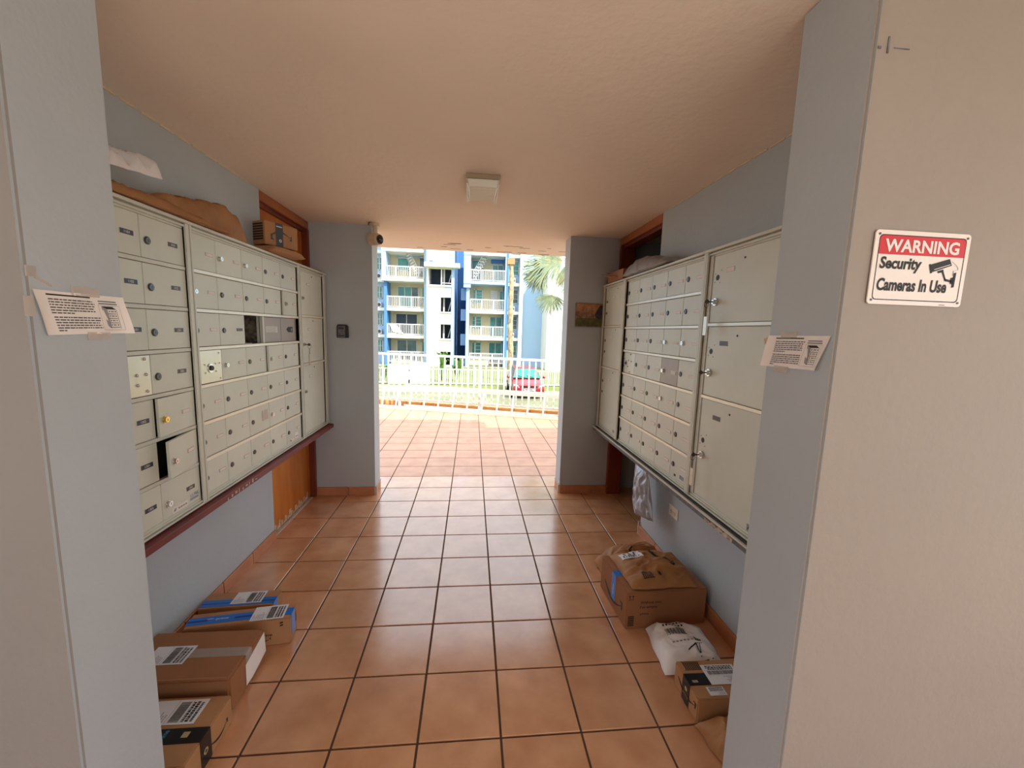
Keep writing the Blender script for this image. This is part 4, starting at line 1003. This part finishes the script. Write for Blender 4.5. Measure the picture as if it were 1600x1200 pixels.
def seg(b, x0, x1, y0, z, hz, hy, y1=None):
    a = along(x0, y0, z); c = along(x1, y0, z); d = (c-a).normalized(); nrm = Vector((-d.y, d.x, 0))
    q = []
    for zz in (-hz, hz):
        for (e, s1) in ((a, -1), (c, -1), (c, 1), (a, 1)): q.append(e+nrm*(s1*hy)+Vector((0, 0, zz)))
    b.hexa(q)
part('side_rail', 'alu_ladder', ld, lambda b: seg(b, -2.9, 3.1, 6.43, .030, .028, .014))
part('side_rail', 'alu_ladder', ld, lambda b: seg(b, -2.9, 3.1, 6.55, .425, .028, .014))
part('side_rail', 'alu_ladder', ld, lambda b: seg(b, -1.15, 3.4, 6.47, .075, .020, .012))
part('side_rail', 'alu_ladder', ld, lambda b: seg(b, -1.15, 3.4, 6.60, .465, .020, .012))
x = -2.75
while x < 3.05:
    part('rung', 'alu_ladder', ld, lambda b: b.cyl(along(x, 6.43, .035), along(x+.05, 6.55, .425), .017, 8)); x += .285
part('foot', 'black_rub', ld, lambda b: (b.box(-.035, .035, -.03, .03, 0, .06, A=Matrix.Translation(along(-2.93, 6.43)) @ RA)))

# ------------------------------------------------------------ outdoors below the terrace
GZ = -1.85
def gplane(name, m, x0, x1, y0, y1, z=GZ, label=None):
    b = MB(); b.box(x0, x1, y0, y1, z-.3, z); o = b.build(name, m); struct(o, label); return o
gplane('ground', 'walk', -60, 60, -60, 90, GZ-.02, 'pale ground around the buildings')
gplane('street', 'street', -40, 40, 9.5, 20.6, GZ, 'grey street below the terrace')
gplane('pavement', 'walk', -40, 40, 20.6, 21.6, GZ+.10, 'pale pavement beyond the street')
go = part('lawn', 'grass', None, lambda b: (b.box(-40, 40, 21.6, 23.9, GZ, GZ+.06), b.box(-40, 40, 24.3, 36, GZ, GZ+.05), b.box(-40, 40, 7.6, 10.5, GZ, GZ+.08)))
struct(go, 'yellow-green grass strips along the street')
part('terrace_wall', 'ext_white', None, lambda b: b.hexa([(-5.5, rl(-5.5, 7.0), GZ), (5.5, rl(5.5, 7.0), GZ), (5.5, rl(5.5, 7.1), GZ), (-5.5, rl(-5.5, 7.1), GZ), (-5.5, rl(-5.5, 7.0), -.15), (5.5, rl(5.5, 7.0), -.15), (5.5, rl(5.5, 7.1), -.15), (-5.5, rl(-5.5, 7.1), -.15)]))['kind'] = 'structure'

# white street fence and gate
fn = thing('street_fence', 'white picket fence of thin bars across the street', 'fence', (0, 24, GZ))
part('rail', 'ext_rail', fn, lambda b: b.box(-9, 9.5, 23.97, 24.03, GZ+.98, GZ+1.05))
part('rail', 'ext_rail', fn, lambda b: b.box(-9, 9.5, 23.97, 24.03, GZ+.10, GZ+.17))
proto_p = None; k = 0; x = -9.0
while x < 9.5:
    if not (-4.9 < x < -2.3):
        if k % 14 == 0: part('post', 'ext_rail', fn, lambda b: b.box(x-.05, x+.05, 23.95, 24.05, GZ, GZ+1.12))
        elif proto_p is None: proto_p = part('picket', 'ext_rail', fn, lambda b: b.box(x-.02, x+.02, 23.98, 24.02, GZ+.1, GZ+1.0)); xp = x
        else:
            o = proto_p.copy(); C.objects.link(o); o.parent = fn; o.location = (x-xp, 0, 0)
    x += .135; k += 1
gt = thing('gate', 'solid white metal gate with a dark handle in the street fence', 'gate', (-3.6, 23.8, GZ))
boxpart('gate_panel', 'ext_white', gt, -4.85, -3.55, 23.75, 23.85, GZ+.08, GZ+1.28, bevel=.01)
boxpart('gate_panel', 'ext_white', gt, -3.50, -2.32, 23.75, 23.85, GZ+.08, GZ+1.42, bevel=.01)
part('handle', 'black_rub', gt, lambda b: (b.box(-3.60, -3.56, 23.70, 23.75, GZ+.88, GZ+.98), b.box(-3.62, -3.50, 23.70, 23.75, GZ+.16, GZ+.36)))

# shrubs
def shrub(label, cx, cy, z0, hgt, n, seed, name='broad_leaf_plant', rad=.5):
    t = thing(name, label, 'plant', (cx, cy, z0)); rr = random.Random(seed)
    b = MB()
    for k in range(n):
        a = rr.random()*2*PI; le = hgt*(.6+.5*rr.random()); out = rad*(.4+.8*rr.random()); w_ = .07+.06*rr.random()
        pr = None; sd_ = Vector((-math.sin(a), math.cos(a), 0))
        for i in range(6):
            q = i/5; c = Vector((cx+math.cos(a)*out*q, cy+math.sin(a)*out*q, z0+le*math.sin(q*PI*.62)))
            ww = w_*math.sin(PI*min(.97, q*.9+.08))
            cu = (c-sd_*ww, c+Vector((0, 0, -.02)), c+sd_*ww)
            if pr: b.face([pr[0], pr[1], cu[1], cu[0]]); b.face([pr[1], pr[2], cu[2], cu[1]])
            pr = cu
    b.build('leaves', 'leaf', t, fix=False)['kind'] = 'stuff'
    part('stem', 'trunk', t, lambda q: q.cyl((cx, cy, z0), (cx, cy, z0+hgt*.4), .05, 6))
shrub('green broad-leaved plants behind the street fence, right of the gate', -1.7, 25.2, GZ, 1.9, 26, 3)
shrub('second green plant behind the street fence near the tower foot', -.75, 25.6, GZ, 1.6, 20, 4)
shrub('low green shrub at the left edge behind the street fence', -5.4, 25.2, GZ, 1.0, 30, 5)

# bare trunk with cap
tk = thing('bare_trunk', 'tall bare pale trunk with a square tan cap behind the street fence', 'tree trunk', (2.65, 26, GZ))
def trunk(b):
    pr = None; N_ = 26; n = 9
    for i in range(N_+1):
        q = i/N_; z = GZ+(5.95-GZ)*q; r = .19-.05*q+.015*math.sin(i*1.7)
        c = Vector((2.80-.12*q+.02*math.sin(q*9), 26, z))
        ring_ = [c+Vector((r*math.cos(2*PI*k/n+i*.28), r*math.sin(2*PI*k/n+i*.28), 0))*(1.0 if k % 3 else 1.18) for k in range(n+1)]
        if pr: b.grid([pr, ring_])
        pr = ring_
part('trunk', 'trunk', tk, trunk, smooth=True)
boxpart('cap', 'tan', tk, 2.40, 2.88, 25.78, 26.22, 5.93, 6.33, bevel=.02)

# fan palm at right
pm = thing('fan_palm', 'grey-green fan palm with drooping fronds right of the opening', 'palm tree', (3.75, 11.2, GZ))
part('trunk', 'trunk', pm, lambda b: (b.cyl((3.85, 11.3, GZ), (3.75, 11.2, 1.2), .16, 12, r2=.13), b.cyl((3.75, 11.2, 1.2), (3.55, 11.1, 3.7), .13, 12, r2=.15)), smooth=True, angle=.8)
CR = Vector((3.45, 11.05, 3.65))
def frond(hub, d, spread, L_, seed, droop=.35, n=22):
    hub = Vector(hub); d = Vector(d).normalized(); rr = random.Random(seed)
    o = MB()
    mid = (CR+hub)/2+Vector((0, 0, .15)); pts = [CR, CR*.5+mid*.5+Vector((0, 0, .05)), mid, (mid+hub)/2+Vector((0, 0, .04)), hub]
    o.tube(pts, .010, 5)
    st = o.build('stalk', 'palm_dry', pm)
    view = Vector((rr.uniform(-.3, .3), -1, .35)).normalized(); side = d.cross(view).normalized()
    b = MB()
    for k in range(n):
        a = (k/(n-1)-.5)*spread+rr.uniform(-.03, .03); le = L_*(.72+.28*math.cos(a*.9))*(.88+.2*rr.random())
        dr = (d*math.cos(a)+side*math.sin(a)).normalized(); w_ = .017; sd_ = dr.cross(view).normalized(); pr = None
        for i in range(7):
            q = i/6; c = hub+dr*(le*q)+Vector((0, 0, -droop*le*q*q*(.5+.7*rr.random()*(i > 3))))+view*(.03*math.sin(q*3))
            ww = w_*(.35+1.0*math.sin(PI*min(1, q*.75+.12)))*(1 if q < .95 else .1)
            cu = (c-sd_*ww, c-view*.008, c+sd_*ww)
            if pr: b.face([pr[0], pr[1], cu[1], cu[0]]); b.face([pr[1], pr[2], cu[2], cu[1]])
            pr = cu
    b.build('frond', 'palm', pm, fix=False)
frond((2.42, 11.0, 3.60), (-.85, 0, -.45), 2.0, .85, 1, .2)
frond((2.62, 10.9, 3.72), (-.95, 0, .15), 2.0, 1.05, 2)
frond((2.22, 11.0, 3.42), (-.55, 0, -.8), 2.0, .60, 3, .15)
frond((2.53, 10.8, 2.72), (-.18, 0, -1), 2.7, .58, 4, .15)
frond((2.95, 11.1, 3.60), (.3, 0, -.9), 2.0, .55, 5)
frond((2.95, 11.2, 3.95), (-.6, .2, .6), 2.2, .95, 6)
frond((3.8, 11.3, 3.95), (.8, .1, .4), 2.2, .95, 7)
frond((3.9, 11.0, 3.35), (.7, 0, -.6), 2.2, .95, 8)
frond((2.80, 10.9, 3.75), (-.75, 0, -.15), 2.2, .75, 9, .2)
frond((3.3, 10.7, 3.2), (.0, -.5, -.8), 2.2, .8, 10)

# red car, facing the viewer
car = thing('car', 'small red car parked facing the terrace on the street', 'car', (3.15, 20.9, GZ))
cx, cy0 = 3.15, 19.15
def sect(y, hw, zb, zt, r=.12, n=20):
    pts = []
    for k in range(n+1):
        a = 2*PI*k/n; ca, sa = math.cos(a), math.sin(a)
        sx = math.copysign(abs(ca)**.38, ca); sz = math.copysign(abs(sa)**.38, sa)
        pts.append(Vector((cx+hw*sx, y, GZ+(zb+zt)/2+(zt-zb)/2*sz)))
    return pts
def carbody(b):
    S_ = [(cy0, .70, .34, .62), (cy0+.06, .80, .28, .74), (cy0+.30, .85, .24, .84), (cy0+.75, .86, .24, .93), (cy0+1.15, .865, .24, .99), (cy0+2.6, .87, .24, 1.0), (cy0+3.6, .85, .26, 1.0), (cy0+3.85, .80, .30, .92)]
    rows = [sect(*s) for s in S_]; b.grid(rows); b.face(rows[0]); b.face(rows[-1])
part('body', 'car_red', car, carbody, smooth=True, angle=.7)
def cabin(b):
    zb = .95
    b.hexa([(cx-.78, cy0+.98, GZ+zb), (cx+.78, cy0+.98, GZ+zb), (cx+.76, cy0+3.7, GZ+zb), (cx-.76, cy0+3.7, GZ+zb), (cx-.56, cy0+1.75, GZ+1.52), (cx+.56, cy0+1.75, GZ+1.52), (cx+.56, cy0+3.3, GZ+1.52), (cx-.56, cy0+3.3, GZ+1.52)])
part('cabin', 'car_red', car, cabin, bevel=.05, seg=3, smooth=True, angle=.5)
def ws(b):
    f = lambda s, q: Vector((cx+s*(.74-.20*q), cy0+.965+.77*q, GZ+.97+.53*q))
    b.prism([f(-1, .06), f(1, .06), f(.96, .88), f(-.96, .88)], (0, -.015, .01))
part('windscreen', 'car_glass', car, ws)
for s in (-1, 1):
    part('side_window', 'glass_dark', car, lambda b: b.prism([(cx+s*.765, cy0+1.25, GZ+1.03), (cx+s*.745, cy0+3.3, GZ+1.03), (cx+s*.60, cy0+3.1, GZ+1.44), (cx+s*.60, cy0+1.85, GZ+1.44)], (s*.012, 0, 0)))
    part('headlight', 'lampglass', car, lambda b: b.prism([(cx+s*.50, cy0+.02, GZ+.60), (cx+s*.78, cy0+.09, GZ+.63), (cx+s*.80, cy0+.16, GZ+.78), (cx+s*.56, cy0+.06, GZ+.72)], (0, -.03, 0)))
    part('mirror', 'car_red', car, lambda b: (b.sphere((cx+s*.98, cy0+1.25, GZ+1.03), .10, 10, sz=.75), b.cyl((cx+s*.84, cy0+1.28, GZ+.98), (cx+s*.95, cy0+1.25, GZ+1.0), .03, 8)), smooth=True)
    for yy in (cy0+.72, cy0+3.15):
        wh = part('wheel', ['rubber', 'alu'], car, lambda b: (b.cyl((cx+s*.66, yy, GZ+.31), (cx+s*.875, yy, GZ+.31), .31, 20, 0), b.cyl((cx+s*.875, yy, GZ+.31), (cx+s*.885, yy, GZ+.31), .19, 14, 1)))
part('grille', 'black_rub', car, lambda b: (b.box(cx-.42, cx+.42, cy0-.02, cy0+.05, GZ+.62, GZ+.70), b.box(cx-.55, cx+.55, cy0-.02, cy0+.05, GZ+.34, GZ+.42)))
part('number_plate', ['label', 'black'], car, lambda b: (b.box(cx-.26, cx+.26, cy0-.045, cy0-.02, GZ+.46, GZ+.57, 0), b.box(cx-.2, cx+.2, cy0-.048, cy0-.044, GZ+.49, GZ+.54, 1)))
part('wiper', 'black_rub', car, lambda b: (b.cyl((cx-.1, cy0+1.02, GZ+1.04), (cx-.5, cy0+1.10, GZ+1.10), .012, 5), b.cyl((cx+.35, cy0+1.02, GZ+1.04), (cx-.0, cy0+1.10, GZ+1.10), .012, 5)))
part('emblem', 'alu', car, lambda b: b.cyl((cx, cy0-.03, GZ+.66), (cx, cy0+.0, GZ+.66), .05, 12))

# ------------------------------------------------------------ apartment buildings
YB = 38.0
SL = [8.80, 6.18, 3.50, .97, -1.60]         # balcony floor levels
def railing(root, x0, x1, y, zf, zt, nseg=3, solid=False):
    def f(b):
        b.box(x0, x1, y-.04, y+.04, zt-.09, zt); b.box(x0, x1, y-.03, y+.03, zf+.06, zf+.12)
        for k in range(nseg+1):
            xx = x0+(x1-x0)*k/nseg; b.box(xx-.05, xx+.05, y-.05, y+.05, zf, zt)
    r = part('balcony_railing', 'ext_rail', root, f)
    def g(b):
        n = int((x1-x0)/.155)
        for k in range(1, n): xx = x0+(x1-x0)*k/n; b.box(xx-.020, xx+.020, y-.02, y+.02, zf+.1, zt-.08)
    o = part('balusters', 'ext_rail', r, g, fix=False); o['kind'] = 'stuff'
def window(root, x0, x1, z0, z1, y, npane=2, m='glass_teal', nlou=0, name='window'):
    w_ = .06
    fr = part(name, 'ext_rail', root, lambda b: (b.box(x0, x1, y-.06, y, z1-w_, z1), b.box(x0, x1, y-.06, y, z0, z0+w_), [b.box(x0+(x1-x0-w_)*k/npane, x0+(x1-x0-w_)*k/npane+w_, y-.06, y, z0, z1) for k in range(npane+1)], [b.box(x0, x1, y-.055, y-.01, z0+(z1-z0)*(k+1)/(nlou+1)-.015, z0+(z1-z0)*(k+1)/(nlou+1)+.015) for k in range(nlou)]))
    for k in range(npane):
        a = x0+(x1-x0-w_)*k/npane+w_; e = x0+(x1-x0-w_)*(k+1)/npane
        mm = m if isinstance(m, str) else m[k % len(m)]
        part('pane', mm, fr, lambda b: b.box(a, e, y-.03, y-.01, z0+w_, z1-w_))
def ac_unit(root, cx_, cy_, z):
    a = part('air_conditioner', 'ext_rail', root, lambda b: b.box(cx_-.28, cx_+.28, cy_-.15, cy_+.15, z, z+.48), bevel=.02)
    part('fan_grille', 'ext_dark', a, lambda b: b.cyl((cx_+.05, cy_-.155, z+.24), (cx_+.05, cy_-.165, z+.24), .16, 14))

bl = thing('apartment_building', 'pale blue and white apartment block with stair tower, left of the dark gap', 'building', (-5, 40, GZ-.02))
ZTOP = 13.0; ZG = GZ-.02
# outer left wing, its wall stretched out of view to screen the sky
part('back_wall', 'ext_pale', bl, lambda b: b.box(-34, -7.75, YB+1.6, YB+2.0, ZG, ZTOP))
part('back_wall', 'ext_cream', bl, lambda b: b.box(-7.75, -4.1, YB+1.7, YB+2.0, ZG, ZTOP))
part('side_fin', 'ext_pale', bl, lambda b: b.box(-8.12, -7.72, YB-.35, YB+1.7, 5.85, ZTOP))
part('side_fin', 'ext_blue', bl, lambda b: b.box(-7.98, -7.72, YB, YB+1.7, ZG, 5.85))
part('side_fin', 'ext_pale', bl, lambda b: b.box(-4.32, -4.08, YB-.2, YB+1.7, ZG, ZTOP))
part('side_fin', 'ext_blue', bl, lambda b: b.box(-4.10, -3.98, YB-.02, YB+1.7, ZG, ZTOP))
for k, z in enumerate(SL):
    x0 = -8.12 if k <= 1 else -7.75; y0 = YB-.4 if k <= 1 else YB-.05
    if z > -1.5: part('floor_slab', 'ext_white', bl, lambda b: b.box(x0, -4.32, y0, YB+1.7, z-.30, z))
    if z > -1.5: part('floor_slab', 'ext_white', bl, lambda b: b.box(-14, -7.98, YB+.9, YB+1.65, z-.30, z-.02))
    if z < 8: railing(bl, x0+.06, -4.34, y0+.06, z, z+1.05)
    if z < 8: ac_unit(bl, -8.75, YB+1.3, z+.02) if z > -1 else None
# windows of the left wing
for (z, kind) in ((6.18, 0), (3.50, 1), (.97, 2), (-1.60, 3)):
    y = YB+1.7
    if kind == 0: window(bl, -7.05, -5.95, z+.9, z+2.1, y, 1); part('white_panel', 'ext_pale', bl, lambda b: b.box(-7.2, -4.9, YB+1.62, YB+1.69, z+2.2, z+2.62)); window(bl, -5.0, -4.45, z+.1, z+2.2, y, 1, 'glass_dark')
    if kind == 1: window(bl, -7.05, -5.05, z+.05, z+2.1, y, 3, ['glass_teal', 'glass_teal', 'glass_dark']); window(bl, -4.75, -4.42, z+.5, z+2.1, y, 1)
    if kind == 2: window(bl, -7.25, -5.15, z+.05, z+2.05, y, 2, 'ext_dark'); window(bl, -4.7, -4.42, z+.2, z+2.1, y, 1)
    if kind == 3: window(bl, -7.15, -5.2, z+.05, z+2.1, y, 2, 'glass_dark'); window(bl, -4.75, -4.42, z+.3, z+2.0, y, 1)
    window(bl, -8.95, -8.45, z+.85, z+2.05, YB+1.6, 2, ['glass_teal', 'glass_dark'], 1)
    window(bl, -9.9, -9.2, z+.85, z+2.05, YB+1.6, 1)
# plants and a bright cloth on the balconies
part('potted_plant', 'leaf', bl, lambda b: [b.prism([(-5.05+.05*k, YB+1.2, 1.0), (-5.05+.05*k+.04, YB+1.2, 1.0), (-5.3+.14*k, YB+1.2, 2.2+.12*(k % 3))], (0, .02, 0)) for k in range(6)])
part('draped_cloth', 'ext_white', bl, lambda b: b.prism([(-7.5, YB-.10, 1.95), (-6.9, YB-.10, 1.95), (-6.2, YB-.10, 1.05), (-7.2, YB-.10, 1.25)], (0, .02, 0)))
def stairs(root, x0, x1, z0, z1, y, flip=False):
    """small white outdoor stair with lattice side"""
    def f(b):
        n = 9
        for k in range(n):
            q = k/n; xa = x0+(x1-x0)*q; xb = x0+(x1-x0)*(k+1)/n; za = z0+(z1-z0)*q
            b.box(min(xa, xb), max(xa, xb), y, y+.7, za, za+.05)
            b.box(min(xa, xb)+.02, min(xa, xb)+.06, y, y+.03, za, za+.9)
        for dz in (0, .3, .6, .9):
            b.hexa([(x0, y, z0+dz-.05), (x1, y, z1+dz-.05), (x1, y+.04, z1+dz-.05), (x0, y+.04, z0+dz-.05), (x0, y, z0+dz+.04), (x1, y, z1+dz+.04), (x1, y+.04, z1+dz+.04), (x0, y+.04, z0+dz+.04)])
    part('roof_stair', 'ext_rail', root, f)
stairs(bl, -4.9, -6.0, 6.2, 8.2, YB+.5)
# stair tower with real openings
def tower(b):
    x0, x1, y0, y1 = -4.0, -1.52, YB-1.0, YB+3.5
    holes = [(-3.85, -1.78, 5.60, 7.02), (-2.72, -1.78, 3.20, 4.50), (-2.72, -1.78, .75, 2.06), (-2.72, -1.78, -1.7, -.45)]
    zs = ZG
    for (a, c, h0, h1) in sorted(holes, key=lambda q: q[2]):
        b.box(x0, x1, y0, y0+.25, zs, h0); b.box(x0, a, y0, y0+.25, h0, h1); b.box(c, x1, y0, y0+.25, h0, h1); zs = h1
    b.box(x0, x1, y0, y0+.25, zs, ZTOP)
    b.box(x0, x0+.2, y0+.25, y1, ZG, ZTOP)
part('tower_wall', 'ext_white', bl, tower)
part('tower_side', 'ext_blue', bl, lambda b: b.box(-1.72, -1.505, YB-.98, YB+6, ZG, ZTOP))
part('corner_strip', 'ext_pale', bl, lambda b: b.box(-1.78, -1.50, YB-1.02, YB-.9, ZG, ZTOP))
part('tower_back', 'ext_dark', bl, lambda b: b.box(-4.0, -1.7, YB+1.2, YB+1.4, ZG, ZTOP))
part('canopy', 'ext_white', bl, lambda b: b.box(-4.15, -1.0, YB-1.75, YB-.9, 7.10, 7.48), bevel=.02)
part('sill', 'ext_white', bl, lambda b: (b.box(-3.9, -1.75, YB-1.12, YB-1, 5.45, 5.60)))
for z_ in (3.10, .62): part('sill', 'ext_white', bl, lambda b: b.box(-2.8, -1.7, YB-1.12, YB-1, z_, z_+.10))
part('handrail', 'ext_rail', bl, lambda b: (b.box(-2.55, -2.40, YB-.3, YB-.2, ZG, 8), b.box(-2.72, -2.60, YB-1.05, YB-.97, 5.6, 7.05), b.box(-2.7, -1.8, YB-1.0, YB-.95, 5.75, 5.82)))
part('inner_stair', 'ext_rail', bl, lambda b: [b.prism([(-2.1, YB-.3, z), (-2.03, YB-.3, z), (-1.80, YB-.3, z+.85), (-1.87, YB-.3, z+.85)], (0, .05, 0)) for z in (3.3, .85, 5.8)])
part('roof_vent', 'ext_blue', bl, lambda b: (b.box(-3.75, -3.45, YB-1.06, YB-1.0, 7.62, 7.74)))
part('blue_panel', 'ext_pale', bl, lambda b: b.box(-2.35, -1.75, YB-1.02, YB-.99, 4.52, 5.45))

brd = thing('apartment_building', 'white and blue apartment block with green windows, right of the dark gap', 'building', (3, 40, GZ-.02))
part('back_wall', 'ext_cream', brd, lambda b: b.box(-.5, 3.5, YB+1.7, YB+2.0, ZG, ZTOP))
part('side_fin', 'ext_pale', brd, lambda b: b.box(-.68, -.02, YB-.3, YB+1.7, 5.55, ZTOP))
part('side_fin', 'ext_pale', brd, lambda b: b.box(-.42, -.12, YB, YB+6, ZG, 5.55))
part('side_fin', 'ext_blue', brd, lambda b: b.box(3.20, 3.52, YB-.1, YB+1.7, ZG, ZTOP))
part('side_fin', 'ext_pale', brd, lambda b: b.box(3.20, 3.30, YB-.14, YB-.1, ZG, ZTOP))
part('back_wall', 'ext_pale', brd, lambda b: b.box(3.5, 4.66, YB+1.0, YB+1.3, ZG, ZTOP))
part('pilaster', 'ext_white', brd, lambda b: b.box(4.62, 4.95, YB-.1, YB+1.3, ZG, ZTOP))
for k, z in enumerate(SL):
    x0 = -.68 if k <= 1 else -.12; y0 = YB-.35 if k <= 1 else YB-.05
    if z > -1.5: part('floor_slab', 'ext_pale' if k == 1 else 'ext_white', brd, lambda b: b.box(x0, 3.22, y0, YB+1.7, z-.28, z))
    if z > -1.5: part('floor_slab', 'ext_white', brd, lambda b: b.box(3.5, 4.64, YB+.2, YB+1.1, z-.28, z))
    if z < 8: railing(brd, (.0 if k > 1 else -.1), 3.2, y0+.06, z, z+1.05)
    if z < 8 and z > -1: ac_unit(brd, 4.0, YB+.6, z+.02)
y = YB+1.7
z = 6.18; window(brd, .05, .95, z+.1, z+2.2, y, 1); window(brd, 2.05, 3.15, z+.1, z+1.85, y, 2); part('blue_panel', 'ext_blue', brd, lambda b: b.box(1.9, 3.2, YB+1.62, YB+1.69, z+1.95, z+2.6)); stairs(brd, .2, 1.55, 6.2, 8.6, YB+.4)
z = 3.50; window(brd, .18, .50, z+.75, z+2.1, y, 1, nlou=2); window(brd, .50, 1.15, z+.75, z+2.1, y, 1, nlou=3); part('shutter', 'ext_rail', brd, lambda b: [b.box(1.95, 2.65, y-.05, y-.01, z+.05+k*.2, z+.22+k*.2) for k in range(10)]); window(brd, 2.78, 3.19, z+.05, z+2.05, y, 1)
z = .97; window(brd, .15, .50, z+.75, z+2.05, y, 1, nlou=2); window(brd, .50, 1.1, z+.75, z+2.05, y, 1, nlou=3); window(brd, 1.9, 3.15, z+.05, z+2.05, y, 2)
z = -1.60; window(brd, .15, .50, z+.5, z+2.05, y, 1); window(brd, .50, 1.1, z+.5, z+2.05, y, 1, nlou=3); window(brd, 1.85, 3.18, z+.05, z+2.05, y, 2)
for (z, m_) in ((6.18, 'glass_teal'), (3.50, 'glass_dark'), (.97, 'glass_dark'), (-1.60, 'glass_teal')):
    window(brd, 3.95, 4.6, z+.8, z+2.15, YB+1.0, 1, m_, 2)
# landings in the dark gap
part('gap_wall', 'ext_blue', brd, lambda b: b.box(-1.5, -.4, YB+6, YB+6.2, ZG, ZTOP))
for z in (5.55, 3.6, 1.2, -1.0): part('landing', 'ext_pale', brd, lambda b: b.box(-.95, -.42, YB+1.0, YB+3.2, z-1.1, z))
# blank wing at right: recess with shade put into its blue colour and a projecting white block
part('wing_wall', 'ext_pale', brd, lambda b: b.box(4.95, 7.2, YB+.1, YB+.5, ZG, ZTOP))
part('wing_block', 'ext_white', brd, lambda b: b.box(6.90, 16, YB-2.75, YB+.5, ZG, 8.3))
part('wing_wall', 'ext_pale', brd, lambda b: b.box(7.2, 34, YB+.1, YB+.5, ZG, ZTOP))  # wall carried on out of view to screen the sky from the terrace

# ------------------------------------------------------------ groups of repeats
for o in list(bpy.data.objects):
    if o.parent is None and 'label' in o and 'group' not in o and 'category' in o:
        n = o.name.split('.')[0]; l = o['label']
        if n in ('mailbox_unit', 'parcel_locker'): o['group'] = 'mailbox banks on the %s wall' % ('left' if 'left wall' in l else 'right')
        elif n == 'wall_shelf': o['group'] = 'shelves under the mailboxes'
        elif n == 'notice': o['group'] = 'notices taped to the front piers'
        elif o['category'] in ('box', 'mailer', 'bag'):
            o['group'] = 'parcels on top of the mailboxes' if 'mailboxes' in l else 'parcels on the floor'
        elif n == 'broad_leaf_plant': o['group'] = 'plants behind the street fence'
        elif n == 'apartment_building': o['group'] = 'apartment blocks across the street'
for o in bpy.data.objects:
    if o.parent is None and o.get('group') == 'parcels on the floor' and 'hanging' in o.get('label', ''): del o['group']
